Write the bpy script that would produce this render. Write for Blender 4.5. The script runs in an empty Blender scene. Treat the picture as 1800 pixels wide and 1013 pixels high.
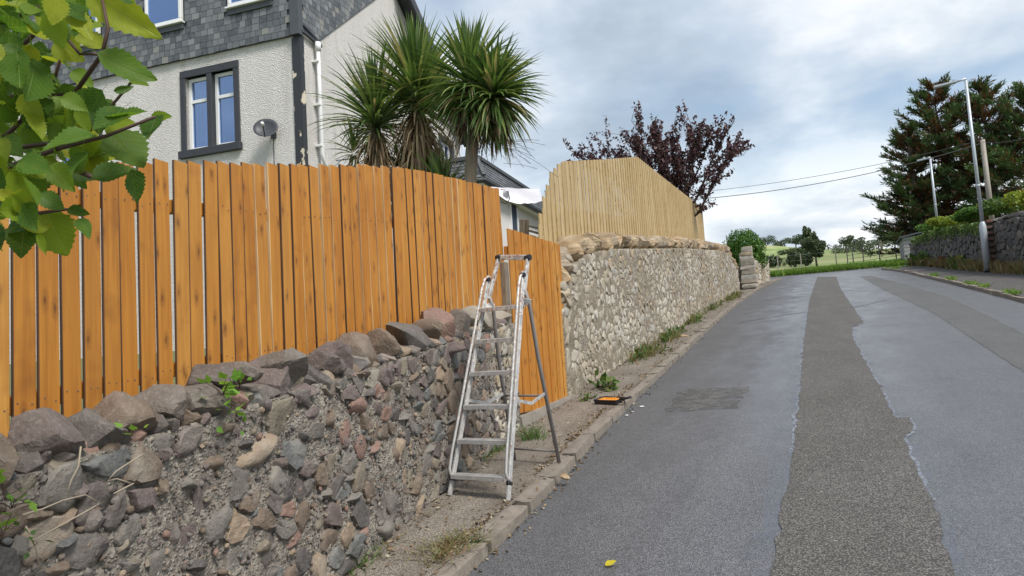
import bpy, bmesh, math, random
import numpy as np
from mathutils import Vector, Matrix, noise as mnoise
R = random.Random(7)
rs = np.random.RandomState(11)
scene = bpy.context.scene
C = bpy.context.scene.collection
PI = math.pi
rad = math.radians

# ------------------------------------------------------------------ camera
FPX, CX, CY = 1300.0, 900.0, 506.5
PITCH, ROLL, YAW = rad(4.9), rad(3.5), rad(-23.033)
SL = 0.11                       # the lane climbs 11 %
EYE = 1.6
_f = np.array([math.sin(YAW)*math.cos(PITCH), math.cos(YAW)*math.cos(PITCH), math.sin(PITCH)])
_r0 = np.array([math.cos(YAW), -math.sin(YAW), 0.0]); _u0 = np.cross(_r0, _f)
_r = math.cos(ROLL)*_r0 - math.sin(ROLL)*_u0
_u = math.sin(ROLL)*_r0 + math.cos(ROLL)*_u0
CAMP = np.array([0, 0, EYE])
cam = bpy.data.cameras.new('camera'); cam.sensor_width = 36; cam.lens = FPX/1800*36; cam.clip_end = 3000; cam.clip_start = 0.05
camo = bpy.data.objects.new('camera', cam); C.objects.link(camo)
camo.matrix_world = Matrix(((_r[0], _u[0], -_f[0], 0), (_r[1], _u[1], -_f[1], 0), (_r[2], _u[2], -_f[2], EYE), (0, 0, 0, 1)))
scene.camera = camo

# ------------------------------------------------------------------ node helpers
class NT:
    def __init__(s, tree): s.t = tree; s.n = tree.nodes; s.l = tree.links
    def new(s, typ, props=None, **ins):
        n = s.n.new(typ)
        for k, v in (props or {}).items(): setattr(n, k, v)
        for k, v in ins.items():
            k = k.replace('_', ' ')
            s.put(n, int(k) if k.isdigit() else k, v)
        return n
    def put(s, n, k, v):
        sock = n.inputs[k]
        if isinstance(v, bpy.types.Node): v = v.outputs[0]
        if isinstance(v, bpy.types.NodeSocket): s.l.new(v, sock)
        elif isinstance(v, (tuple, list)) and sock.type == 'RGBA': sock.default_value = (v[0], v[1], v[2], 1)
        else: sock.default_value = v
    def math(s, op, a, b=0.0, c=None):
        n = s.n.new('ShaderNodeMath'); n.operation = op; s.put(n, 0, a); s.put(n, 1, b)
        if c is not None: s.put(n, 2, c)
        return n.outputs[0]
    def vmath(s, op, a, b=(0, 0, 0)):
        n = s.n.new('ShaderNodeVectorMath'); n.operation = op; s.put(n, 0, a); s.put(n, 1, b)
        return n.outputs[0]
    def mix(s, fac, a, b, blend='MIX'):
        n = s.n.new('ShaderNodeMix'); n.data_type = 'RGBA'; n.blend_type = blend
        s.put(n, 0, fac); s.put(n, 6, a); s.put(n, 7, b); return n.outputs[2]
    def noise(s, vec, scale, detail=4, rough=0.55, dist=0.0):
        n = s.n.new('ShaderNodeTexNoise'); s.put(n, 'Vector', vec); n.inputs['Scale'].default_value = scale
        n.inputs['Detail'].default_value = detail; n.inputs['Roughness'].default_value = rough; n.inputs['Distortion'].default_value = dist
        return n.outputs[0]
    def voro(s, vec, scale, feature='F1', out=0, rnd=1.0):
        n = s.n.new('ShaderNodeTexVoronoi'); n.feature = feature; s.put(n, 'Vector', vec)
        n.inputs['Scale'].default_value = scale; n.inputs['Randomness'].default_value = rnd
        return n.outputs[out]
    def ramp(s, fac, stops, interp='LINEAR'):
        n = s.n.new('ShaderNodeValToRGB'); cr = n.color_ramp; cr.interpolation = interp
        while len(cr.elements) < len(stops): cr.elements.new(0.5)
        for e, (p, c) in zip(cr.elements, stops):
            e.position = p
            e.color = (c, c, c, 1) if isinstance(c, (int, float)) else (c[0], c[1], c[2], 1)
        s.put(n, 0, fac); return n.outputs[0]
    def mapr(s, v, a, b, c=0.0, d=1.0):
        n = s.n.new('ShaderNodeMapRange'); s.put(n, 0, v)
        for i, q in enumerate((a, b, c, d)): n.inputs[i+1].default_value = q
        return n.outputs[0]
    def mapping(s, vec, scale=(1, 1, 1), rot=(0, 0, 0)):
        n = s.n.new('ShaderNodeMapping'); s.put(n, 'Vector', vec); n.inputs['Scale'].default_value = scale; n.inputs['Rotation'].default_value = rot
        return n.outputs[0]

MATS = {}
def mat(name):
    m = bpy.data.materials.new(name); m.use_nodes = True
    m.node_tree.nodes.clear(); t = NT(m.node_tree); MATS[name] = m
    return m, t
def finish(t, color, rough=0.8, bump=None, bstr=0.4, bdist=0.01, metallic=0.0, spec=0.5, shader=None):
    out = t.n.new('ShaderNodeOutputMaterial')
    p = t.new('ShaderNodeBsdfPrincipled')
    t.put(p, 'Base Color', color); t.put(p, 'Roughness', rough); t.put(p, 'Metallic', metallic); t.put(p, 'Specular IOR Level', spec)
    if bump is not None:
        b = t.new('ShaderNodeBump'); t.put(b, 'Height', bump); b.inputs['Strength'].default_value = bstr; b.inputs['Distance'].default_value = bdist
        t.put(p, 'Normal', b)
    t.l.new(p.outputs[0], out.inputs[0]); return p
def objc(t):  return t.new('ShaderNodeTexCoord').outputs['Object']
def posc(t):  return t.new('ShaderNodeNewGeometry').outputs['Position']
def rnd(t):   return t.new('ShaderNodeObjectInfo').outputs['Random']
def attr(t, n='rnd'): return t.new('ShaderNodeAttribute', {'attribute_name': n}).outputs['Fac']
def offs(t, v, r, k=37.0):
    c = t.new('ShaderNodeCombineXYZ'); m = t.math('MULTIPLY', r, k)
    for i in range(3): t.put(c, i, m)
    return t.vmath('ADD', v, c.outputs[0])

# ------------------------------------------------------------------ world, sun, exposure
SUN_EL, SUN_AZ = rad(52), rad(118)        # azimuth measured from +Y towards +X
w = bpy.data.worlds.new('World'); scene.world = w; w.use_nodes = True; w.node_tree.nodes.clear()
t = NT(w.node_tree)
sky = t.new('ShaderNodeTexSky', {'sky_type': 'NISHITA', 'sun_disc': False}); sky.sun_elevation = SUN_EL; sky.sun_rotation = SUN_AZ; sky.air_density = 1.3; sky.dust_density = 0.6
dirv = t.new('ShaderNodeTexCoord').outputs['Generated']
sx = t.new('ShaderNodeSeparateXYZ'); t.put(sx, 0, dirv)
den = t.math('ADD', t.math('MAXIMUM', sx.outputs[2], 0.0), 0.22)
cx = t.new('ShaderNodeCombineXYZ'); t.put(cx, 0, t.math('DIVIDE', sx.outputs[0], den)); t.put(cx, 1, t.math('DIVIDE', sx.outputs[1], den)); t.put(cx, 2, 21.9)
pv = cx.outputs[0]
n1 = t.noise(pv, 0.8, 6, 0.5, 0.2)
n2 = t.noise(t.vmath('ADD', pv, (7.7, 3.1, 1.0)), 1.5, 6, 0.53, 0.15)
cover = t.math('MAXIMUM', t.ramp(n1, [(0.41, 0.08), (0.49, 0.72), (0.58, 1.0)]), t.mapr(sx.outputs[2], 0.12, 0.34, 1.0, 0.0))
ccol = t.ramp(n2, [(0.36, (3.0, 3.6, 4.3)), (0.47, (4.2, 4.8, 5.5)), (0.545, (5.6, 6.0, 6.4)), (0.62, (7.6, 7.7, 7.8))])
col = t.mix(cover, sky.outputs[0], ccol)
bg = t.new('ShaderNodeBackground'); t.put(bg, 0, col); bg.inputs[1].default_value = 0.1
t.l.new(bg.outputs[0], t.n.new('ShaderNodeOutputWorld').inputs[0])
sun = bpy.data.lights.new('sun', 'SUN'); sun.energy = 2.7; sun.angle = rad(17); sun.color = (1.0, 0.96, 0.9)
suno = bpy.data.objects.new('sun', sun); C.objects.link(suno)
sd = Vector((math.sin(SUN_AZ)*math.cos(SUN_EL), math.cos(SUN_AZ)*math.cos(SUN_EL), math.sin(SUN_EL)))
suno.rotation_euler = sd.to_track_quat('Z', 'Y').to_euler()
scene.view_settings.view_transform = 'Standard'; scene.view_settings.look = 'None'
scene.view_settings.exposure = 0.62; scene.view_settings.gamma = 1
scene.cycles.max_bounces = 6; scene.cycles.transparent_max_bounces = 12

# ------------------------------------------------------------------ surveying helpers: photo point -> place in the scene
def ray(x, y):
    d = _f + _r*(x-CX)/FPX - _u*(y-CY)/FPX
    return d/np.linalg.norm(d)
def at(x, y, Y): d = ray(x, y); return CAMP + d*(Y/d[1])
def atd(x, y, D): return CAMP + ray(x, y)*D
def gnd(x, y, h=0.0): d = ray(x, y); return CAMP + d*((h-EYE)/(d[2]-SL*d[1]))
def onp(x, y, p, n): d = ray(x, y); n = np.array(n, float); return CAMP + d*(((np.array(p, float)-CAMP) @ n)/(d @ n))
def proj(p):
    v = np.array(p, float)-CAMP; ww = v @ _f
    return CX+FPX*(v @ _r)/ww, CY-FPX*(v @ _u)/ww, ww

class Path:
    """horizontal polyline; s = arc length"""
    def __init__(s, pts, sub=8):
        P = np.array(pts, float)
        # Catmull-Rom smoothing
        out = []
        for i in range(len(P)-1):
            p0 = P[max(i-1, 0)]; p1 = P[i]; p2 = P[i+1]; p3 = P[min(i+2, len(P)-1)]
            for k in range(sub):
                q = k/sub
                out.append(0.5*((2*p1)+(-p0+p2)*q+(2*p0-5*p1+4*p2-p3)*q*q+(-p0+3*p1-3*p2+p3)*q**3))
        out.append(P[-1]); s.P = np.array(out)
        s.S = np.concatenate([[0], np.cumsum(np.linalg.norm(np.diff(s.P, axis=0), axis=1))]); s.L = s.S[-1]
    def xy(s, a): return np.array([np.interp(a, s.S, s.P[:, 0]), np.interp(a, s.S, s.P[:, 1])])
    def tan(s, a):
        e = 0.05; d = s.xy(min(a+e, s.L))-s.xy(max(a-e, 0)); return d/np.linalg.norm(d)
    def nor(s, a): d = s.tan(a); return np.array([d[1], -d[0]])       # to the right of travel (towards +x)
    def pt(s, a, z, out=0.0): q = s.xy(a)+s.nor(a)*out; return np.array([q[0], q[1], z])
    def s_of_y(s, y): return float(np.interp(y, s.P[:, 1], s.S))
    def hit(s, px, py, out=0.0):
        d = ray(px, py); best = None
        for i in range(len(s.P)-1):
            a = s.P[i]+s.nor(s.S[i])*out; b = s.P[i+1]+s.nor(s.S[i+1])*out; e = b-a
            M = np.array([[d[0], -e[0]], [d[1], -e[1]]])
            if abs(np.linalg.det(M)) < 1e-9: continue
            tt, kk = np.linalg.solve(M, a-CAMP[:2])
            if tt > 0 and -0.02 <= kk <= 1.02:
                sc = s.S[i]+kk*(s.S[i+1]-s.S[i])
                if best is None or tt < best[0]: best = (tt, sc)
        if best is None: return None
        return best[1], (CAMP+d*best[0])[2]

# ------------------------------------------------------------------ mesh helpers
def link(name, me, m=None, parent=None):
    o = bpy.data.objects.new(name, me); C.objects.link(o)
    if m is not None:
        for q in (m if isinstance(m, (list, tuple)) else [m]):
            me.materials.append(MATS[q] if isinstance(q, str) else q)
    if parent is not None: o.parent = parent; o.matrix_parent_inverse = Matrix.Translation(-Vector(parent.location)) if parent.get('_abs') else Matrix()
    return o
class MB:
    def __init__(s): s.v = []; s.f = []; s.a = []; s.mi = []
    def add(s, verts, faces, a=0.5, mi=0):
        o = len(s.v); s.v += [tuple(map(float, q)) for q in verts]
        s.f += [tuple(i+o for i in f) for f in faces]; s.a += [a]*len(verts); s.mi += [mi]*len(faces)
    def box(s, c, size, M=None, ch=0.0, a=0.5, mi=0):
        hx, hy, hz = [q/2 for q in size]
        if ch > 0: V, F = chbox(hx, hy, hz, ch)
        else:
            V = [(x, y, z) for x in (-hx, hx) for y in (-hy, hy) for z in (-hz, hz)]
            F = [(0, 1, 3, 2), (4, 6, 7, 5), (0, 4, 5, 1), (2, 3, 7, 6), (0, 2, 6, 4), (1, 5, 7, 3)]
        V = np.array(V)
        if M is not None: V = V @ np.array(M).T
        s.add(V+np.array(c, float), F, a, mi)
    def bar(s, p, q, w, h=None, a=0.5, mi=0, up=(0, 0, 1)):
        p = np.array(p, float); q = np.array(q, float); h = h or w; d = q-p; L = np.linalg.norm(d); d /= L
        x = np.cross(d, up)
        if np.linalg.norm(x) < 1e-6: x = np.cross(d, (0, 1, 0))
        x /= np.linalg.norm(x); y = np.cross(x, d)
        s.box((p+q)/2, (w, h, L), np.stack([x, y, d], 1), min(w, h)*0.12, a, mi)
    def tube(s, pts, r, n=8, a=0.5, mi=0, cap=True):
        pts = [np.array(p, float) for p in pts]; m = len(pts); V = []; F = []
        rr = r if isinstance(r, (list, tuple, np.ndarray)) else [r]*m
        x = None
        for i, p in enumerate(pts):
            d = pts[min(i+1, m-1)]-pts[max(i-1, 0)]; d = d/(np.linalg.norm(d)+1e-12)
            if x is None: x = np.cross(d, (0.3, 0.5, 0.81)); 
            x = x-d*(x @ d); x /= np.linalg.norm(x)+1e-12; y = np.cross(d, x)
            for k in range(n):
                th = 2*PI*k/n; V.append(p+(x*math.cos(th)+y*math.sin(th))*rr[i])
        for i in range(m-1):
            for k in range(n): F.append((i*n+k, i*n+(k+1) % n, (i+1)*n+(k+1) % n, (i+1)*n+k))
        if cap: F.append(tuple(range(n-1, -1, -1))); F.append(tuple((m-1)*n+k for k in range(n)))
        s.add(V, F, a, mi)
    def build(s, name, m=None, parent=None, smooth=False):
        me = bpy.data.meshes.new(name); me.from_pydata(s.v, [], s.f)
        at_ = me.attributes.new('rnd', 'FLOAT', 'POINT'); at_.data.foreach_set('value', s.a)
        if any(s.mi): me.polygons.foreach_set('material_index', s.mi)
        if smooth: me.polygons.foreach_set('use_smooth', [True]*len(s.f))
        me.update()
        if smooth is not True and smooth: me.set_sharp_from_angle(angle=rad(smooth))
        return link(name, me, m, parent)
def chbox(hx, hy, hz, c):
    V = []; 
    for sx_ in (-1, 1):
        for sy in (-1, 1):
            for sz in (-1, 1):
                V += [(sx_*hx, sy*(hy-c), sz*(hz-c)), (sx_*(hx-c), sy*hy, sz*(hz-c)), (sx_*(hx-c), sy*(hy-c), sz*hz)]
    import itertools
    bm = bmesh.new(); bv = [bm.verts.new(q) for q in V]; bmesh.ops.convex_hull(bm, input=bv)
    bmesh.ops.dissolve_limit(bm, angle_limit=0.01, verts=bm.verts, edges=bm.edges)
    bm.verts.index_update(); VV = [tuple(q.co) for q in bm.verts]; FF = [tuple(q.index for q in f.verts) for f in bm.faces]; bm.free()
    return VV, FF
def quads(name, V, a, m, parent=None, per=4, smooth=False):
    """V: (n, per, 3) array, a: (n,) random value"""
    n = len(V); me = bpy.data.meshes.new(name)
    me.vertices.add(n*per); me.vertices.foreach_set('co', np.asarray(V, np.float32).ravel())
    me.loops.add(n*per); me.loops.foreach_set('vertex_index', np.arange(n*per, dtype=np.int32))
    me.polygons.add(n); me.polygons.foreach_set('loop_start', np.arange(n, dtype=np.int32)*per)
    at_ = me.attributes.new('rnd', 'FLOAT', 'POINT'); at_.data.foreach_set('value', np.repeat(np.asarray(a, np.float32), per))
    me.update(calc_edges=True); me.validate()
    return link(name, me, m, parent)
def empty(name, loc, label, cat, group=None):
    o = bpy.data.objects.new(name, None); C.objects.link(o); o.location = Vector(loc); o.empty_display_size = 0.1; o['_abs'] = 1
    tag(o, label, cat, group, 'thing'); return o
def tag(o, label=None, cat=None, group=None, kind=None):
    if label: o['label'] = label
    if cat: o['category'] = cat
    if group: o['group'] = group
    if kind: o['kind'] = kind
    return o
def nz(p, sc=1.0, off=0.0): return mnoise.noise(Vector((p[0]*sc+off, p[1]*sc+off*1.3, p[2]*sc-off)))
def fb(p, sc=1.0, off=0.0, oct=4): return mnoise.fractal(Vector((p[0]*sc+off, p[1]*sc+off*1.3, p[2]*sc-off)), 0.9, 2.0, oct)

_ico = {}
def ico(sub):
    if sub not in _ico:
        bm = bmesh.new(); bmesh.ops.create_icosphere(bm, subdivisions=sub, radius=1.0); bm.verts.ensure_lookup_table()
        _ico[sub] = (np.array([v.co[:] for v in bm.verts]), [tuple(v.index for v in f.verts) for f in bm.faces]); bm.free()
    return _ico[sub]
def boulder(size, seed, sub=3, cuts=11, rough=0.13):
    V, F = ico(sub); V = V.copy(); q = np.random.RandomState(seed)
    for i in range(len(V)): V[i] *= 1+fb(V[i], 1.2, seed % 97, 3)*rough*1.2
    for _ in range(cuts):
        n = q.normal(size=3); n /= np.linalg.norm(n); o = q.uniform(0.5, 0.86)
        dd = V @ n-o; V -= np.outer(np.maximum(dd, 0)*0.96, n)
    V /= np.abs(V).max(axis=0)
    if sub > 2:
        for i in range(len(V)): V[i] *= 1+fb(V[i], 3.5, seed % 89, 3)*0.035
    return V*np.array(size)/2, F
def rotm(ax, ay, az): return np.array((Matrix.Rotation(az, 3, 'Z') @ Matrix.Rotation(ay, 3, 'Y') @ Matrix.Rotation(ax, 3, 'X')))

# ------------------------------------------------------------------ materials
def wood(name, dark, light, pale, knot, knot_amt=0.75, rough=0.62):
    m, t = mat(name); r = rnd(t); v = offs(t, objc(t), r)
    g = t.noise(t.mapping(v, (22, 22, 1.3)), 1.0, 5, 0.6, 0.6)
    g2 = t.noise(t.mapping(v, (90, 90, 2.5)), 1.0, 3, 0.6)
    blot = t.noise(t.mapping(v, (5, 5, 1.6)), 1.0, 4, 0.6)
    c = t.mix(t.ramp(g, [(0.3, 0.0), (0.7, 1.0)]), dark, light)
    c = t.mix(t.math('MULTIPLY', t.ramp(r, [(0.0, 0.0), (0.72, 0.15), (0.93, 0.35), (1.0, 0.6)]), 1.0), c, pale)
    c = t.mix(t.ramp(blot, [(0.5, 0.0), (0.72, 0.8)]), c, dark)
    c = t.mix(t.math('MULTIPLY', t.ramp(t.noise(t.mapping(v, (3, 3, 3.5)), 1.0, 3, 0.6), [(0.58, 0.0), (0.72, 1.0)]), 0.35), c, knot)
    c = t.mix(t.math('MULTIPLY', t.ramp(g2, [(0.45, 0.0), (0.75, 1.0)]), 0.22), c, knot)
    wv = t.new('ShaderNodeTexNoise', None, Vector=v, Scale=26.0).outputs[1]
    sv = t.new('ShaderNodeSeparateXYZ'); t.put(sv, 0, t.vmath('ADD', v, t.vmath('MULTIPLY', wv, (0.016, 0.0, 0.03))))
    cv = t.new('ShaderNodeCombineXYZ'); t.put(cv, 0, t.math('MULTIPLY', sv.outputs[0], 11.0)); t.put(cv, 1, t.math('MULTIPLY', sv.outputs[2], 4.2))
    vn = t.new('ShaderNodeTexVoronoi', {'voronoi_dimensions': '2D'}, Vector=cv.outputs[0], Scale=1.0); kn = vn.outputs[0]
    k1 = t.ramp(kn, [(0.035, 1.0), (0.08, 0.6), (0.11, 0.25), (0.14, 0.4), (0.24, 0.0)])
    sel = t.ramp(vn.outputs[1], [(0.0, 0.0), (0.42, 0.0), (0.55, 1.0)])
    k2 = t.math('MULTIPLY', t.math('MULTIPLY', k1, sel), knot_amt)
    c = t.mix(k2, c, knot)
    finish(t, c, rough, t.math('ADD', g, t.math('MULTIPLY', g2, 0.5)), 0.25, 0.004)
wood('orange_wood', (0.35, 0.125, 0.011), (0.52, 0.215, 0.024), (0.58, 0.31, 0.07), (0.11, 0.033, 0.006), 0.8)
wood('stained_shaded_edge', (0.035, 0.014, 0.004), (0.09, 0.034, 0.008), (0.12, 0.05, 0.015), (0.05, 0.02, 0.005), 0.5)  # brown stain on board sides, with the shade of the gaps painted in
wood('pale_wood', (0.36, 0.25, 0.108), (0.54, 0.405, 0.205), (0.58, 0.47, 0.29), (0.24, 0.14, 0.05), 0.6)
wood('cut_edge', (0.30, 0.13, 0.035), (0.62, 0.42, 0.21), (0.7, 0.55, 0.36), (0.3, 0.15, 0.05), 0.2)
wood('old_wood', (0.12, 0.09, 0.06), (0.24, 0.19, 0.14), (0.26, 0.22, 0.17), (0.06, 0.045, 0.03), 0.6)
wood('pole_wood', (0.2, 0.17, 0.14), (0.33, 0.29, 0.25), (0.3, 0.27, 0.23), (0.12, 0.09, 0.07), 0.3)

def stone(name, stops, lich, lich_amt, fine=1.0, layer=0.0, zone=None):
    m, t = mat(name); a = attr(t); v = offs(t, posc(t), a, 11.0)
    base = t.ramp(a, stops, 'CONSTANT')
    n1 = t.noise(v, 9*fine, 6, 0.62); n2 = t.noise(v, 60*fine, 4, 0.65); n3 = t.noise(v, 3.5*fine, 3, 0.5)
    c = t.mix(t.ramp(n1, [(0.3, 0.75), (0.7, 0.0)]), base, t.mix(1.0, base, (0.5, 0.47, 0.45), 'MULTIPLY'))
    c = t.mix(t.math('MULTIPLY', t.ramp(n2, [(0.5, 0.0), (0.72, 1.0)]), 0.4), c, t.mix(0.5, base, (0.42, 0.38, 0.33)))
    c = t.mix(t.math('MULTIPLY', t.ramp(n3, [(0.55, 0.0), (0.68, 1.0)]), lich_amt), c, lich)
    b = t.math('ADD', n1, t.math('MULTIPLY', n2, 0.55))
    if zone:
        zn = t.noise(posc(t), 0.55, 5, 0.6); c = t.mix(t.ramp(zn, [(0.48, 0.0), (0.6, 0.6)]), c, zone[0]); c = t.mix(t.ramp(t.noise(t.vmath('ADD', posc(t), (9, 4, 2)), 0.8, 5, 0.6), [(0.52, 0.0), (0.64, 0.6)]), c, zone[1])
    if layer:
        ly = t.noise(t.mapping(v, (4, 4, 34), (0.35, 0.2, 0)), 1.0, 4, 0.6, 0.5); c = t.mix(t.math('MULTIPLY', t.ramp(ly, [(0.4, 1.0), (0.6, 0.0)]), layer), c, t.mix(1.0, base, (0.5, 0.4, 0.32), 'MULTIPLY')); b = t.math('ADD', b, ly)
    finish(t, c, t.mapr(n1, 0.3, 0.7, 0.92, 0.72), b, 0.75, 0.02/fine)
stone('dark_rubble', [(0.0, (0.135, 0.115, 0.103)), (0.16, (0.185, 0.138, 0.10)), (0.32, (0.195, 0.178, 0.155)), (0.46, (0.10, 0.09, 0.084)), (0.56, (0.165, 0.128, 0.116)),
      (0.68, (0.26, 0.16, 0.125)), (0.73, (0.33, 0.25, 0.175)), (0.82, (0.23, 0.195, 0.145)), (0.91, (0.145, 0.148, 0.142))], (0.36, 0.33, 0.28), 0.4)
stone('dark_cope', [(0.0, (0.135, 0.108, 0.095)), (0.16, (0.185, 0.138, 0.10)), (0.32, (0.17, 0.143, 0.12)), (0.46, (0.10, 0.09, 0.084)), (0.56, (0.165, 0.128, 0.116)),
      (0.68, (0.26, 0.16, 0.125)), (0.73, (0.33, 0.25, 0.175)), (0.82, (0.23, 0.195, 0.145)), (0.91, (0.135, 0.118, 0.105))], (0.27, 0.24, 0.21), 0.15)
stone('sandstone', [(0.0, (0.39, 0.315, 0.21)), (0.2, (0.35, 0.30, 0.225)), (0.38, (0.39, 0.355, 0.29)), (0.55, (0.42, 0.34, 0.22)), (0.68, (0.29, 0.255, 0.20)),
      (0.8, (0.43, 0.41, 0.36)), (0.97, (0.43, 0.29, 0.175))], (0.50, 0.46, 0.39), 0.35, 1.0, 0.0, ((0.50, 0.46, 0.385), (0.29, 0.235, 0.165)))
stone('cope_sand', [(0.0, (0.47, 0.38, 0.25)), (0.3, (0.44, 0.375, 0.275)), (0.55, (0.50, 0.38, 0.235)), (0.8, (0.40, 0.345, 0.265))], (0.44, 0.37, 0.27), 0.3, 1.2, 0.75)
stone('whinstone', [(0.0, (0.085, 0.08, 0.076)), (0.3, (0.12, 0.11, 0.10)), (0.6, (0.065, 0.062, 0.062)), (0.85, (0.15, 0.125, 0.10))], (0.26, 0.25, 0.21), 0.3)
stone('red_brick', [(0.0, (0.17, 0.075, 0.05)), (0.5, (0.21, 0.10, 0.07)), (0.8, (0.13, 0.075, 0.06))], (0.12, 0.1, 0.09), 0.4)

def mortar(name, c1, c2, peb):
    m, t = mat(name); v = posc(t)
    n1 = t.noise(v, 6, 6, 0.65); n2 = t.noise(v, 45, 5, 0.7)
    vd = t.voro(v, 62); vc = t.voro(v, 62, out=1)
    c = t.mix(t.ramp(n1, [(0.3, 0.0), (0.7, 1.0)]), c1, c2)
    pc = t.mix(vc, t.mix(0.5, c, (0.1, 0.085, 0.075)), peb)
    c = t.mix(t.math('MULTIPLY', t.ramp(vd, [(0.25, 1.0), (0.45, 0.0)]), 0.6), c, pc)
    c = t.mix(t.math('MULTIPLY', t.ramp(n2, [(0.38, 1.0), (0.55, 0.0)]), 0.6), c, (0.05, 0.043, 0.036))
    b = t.math('ADD', n2, t.math('MULTIPLY', t.ramp(vd, [(0.1, 1.0), (0.5, 0.0)]), 0.6))
    finish(t, c, 0.95, b, 0.9, 0.02)
mortar('lime_mortar', (0.18, 0.153, 0.125), (0.38, 0.34, 0.285), (0.52, 0.48, 0.42))
mortar('sand_mortar', (0.25, 0.20, 0.14), (0.42, 0.36, 0.275), (0.5, 0.46, 0.4))
mortar('dark_mortar', (0.07, 0.065, 0.058), (0.13, 0.12, 0.105), (0.2, 0.18, 0.16))

# road surfaces
def tar(name, base, lightst, dark, r0, r1, agg=150, speck=0.35, chip=0.5, spec=0.5, fade=False, gutter=False):
    m, t = mat(name); v = posc(t)
    n1 = t.noise(t.mapping(v, (2.2, 0.9, 1)), 1.0, 6, 0.65); n2 = t.noise(v, 26, 6, 0.7)
    vd = t.voro(v, agg); vc = t.voro(v, agg, out=1)
    c = t.mix(t.ramp(n1, [(0.3, 0.0), (0.7, 1.0)]), base, lightst)
    c = t.mix(t.math('MULTIPLY', t.ramp(n2, [(0.35, 0.6), (0.6, 0.0)]), 0.7), c, dark)
    bright = t.ramp(vc, [(0.0, 0.0), (0.62, 0.05), (0.9, 0.5), (1.0, 1.0)])
    c = t.mix(t.math('MULTIPLY', t.math('MULTIPLY', bright, t.ramp(vd, [(0.28, 1.0), (0.5, 0.0)])), speck), c, (0.42, 0.41, 0.39))
    c = t.mix(t.math('MULTIPLY', t.ramp(vd, [(0.36, 0.0), (0.58, 1.0)]), 0.8), c, dark)
    chv = t.mapping(v, (16, 26, 20)); big = t.ramp(t.voro(chv, 1.0), [(0.13, 1.0), (0.2, 0.0)])
    c = t.mix(t.math('MULTIPLY', big, t.ramp(t.voro(chv, 1.0, out=1), [(0.80, 0.0), (0.88, chip)])), c, (0.5, 0.49, 0.46))
    rg = t.mapr(n1, 0.3, 0.7, r0, r1)
    if gutter:
        gx = t.new('ShaderNodeSeparateXYZ'); t.put(gx, 0, v); gk = t.mapr(t.math('ADD', gx.outputs[0], t.math('MULTIPLY', t.math('SUBTRACT', n1, 0.5), 1.6)), -1.9, -0.8, 1.0, 0.0); rg = t.math('ADD', rg, t.math('MULTIPLY', gk, 0.35)); c = t.mix(t.math('MULTIPLY', gk, 0.45), c, (0.06, 0.057, 0.053))
    pp = finish(t, c, rg, t.math('ADD', t.ramp(vd, [(0.0, 1.0), (0.6, 0.0)]), t.math('MULTIPLY', n2, 0.8)), 0.45, 0.006, spec=spec)
    if fade: t.put(pp, 'Alpha', t.ramp(t.noise(v, 5, 5, 0.65), [(0.36, 0.05), (0.56, 0.9)]))
tar('asphalt', (0.14, 0.143, 0.155), (0.20, 0.204, 0.22), (0.03, 0.03, 0.033), 0.46, 0.30, 105, 0.5, 0.15, spec=0.6, gutter=True)
tar('asphalt_worn', (0.135, 0.128, 0.117), (0.18, 0.171, 0.157), (0.035, 0.032, 0.029), 0.85, 0.7, 85, 0.7, 0.6, spec=0.3)
tar('asphalt_seam', (0.135, 0.131, 0.126), (0.18, 0.175, 0.168), (0.03, 0.028, 0.026), 0.62, 0.5, 110, 0.4, spec=0.35)
tar('asphalt_fade', (0.17, 0.165, 0.158), (0.22, 0.213, 0.204), (0.03, 0.028, 0.026), 0.62, 0.5, 100, 0.5, 0.4, spec=0.35, fade=True)
tar('pave_tar', (0.17, 0.142, 0.112), (0.40, 0.355, 0.30), (0.09, 0.072, 0.055), 0.95, 0.85, 110, 0.5, 0.3, spec=0.25)
tar('pave_right', (0.10, 0.094, 0.09), (0.16, 0.148, 0.138), (0.05, 0.045, 0.042), 0.9, 0.8, 60, 0.3, spec=0.25)
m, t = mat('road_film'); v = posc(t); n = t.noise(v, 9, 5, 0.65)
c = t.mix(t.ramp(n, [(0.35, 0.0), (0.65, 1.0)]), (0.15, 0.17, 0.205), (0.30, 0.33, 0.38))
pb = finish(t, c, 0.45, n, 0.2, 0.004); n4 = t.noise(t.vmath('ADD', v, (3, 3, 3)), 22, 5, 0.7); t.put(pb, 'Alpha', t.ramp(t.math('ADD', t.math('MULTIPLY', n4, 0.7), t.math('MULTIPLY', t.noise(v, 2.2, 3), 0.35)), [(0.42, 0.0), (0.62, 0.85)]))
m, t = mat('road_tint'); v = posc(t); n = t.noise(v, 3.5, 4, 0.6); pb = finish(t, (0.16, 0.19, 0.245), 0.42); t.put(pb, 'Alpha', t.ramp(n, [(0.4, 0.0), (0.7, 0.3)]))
m, t = mat('kerb_stone'); v = offs(t, posc(t), rnd(t)); n = t.noise(v, 10, 6, 0.65); n2 = t.noise(v, 90, 3, 0.6)
c = t.mix(t.ramp(n, [(0.3, 0.0), (0.7, 1.0)]), (0.15, 0.125, 0.10), (0.27, 0.23, 0.185))
c = t.mix(t.math('MULTIPLY', rnd(t), 0.35), c, (0.16, 0.14, 0.12))
finish(t, c, 0.9, t.math('ADD', n, t.math('MULTIPLY', n2, 0.5)), 0.55, 0.012)
m, t = mat('concrete'); v = posc(t); n = t.noise(v, 5, 6, 0.65); n2 = t.noise(v, 70, 3, 0.6)
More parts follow.
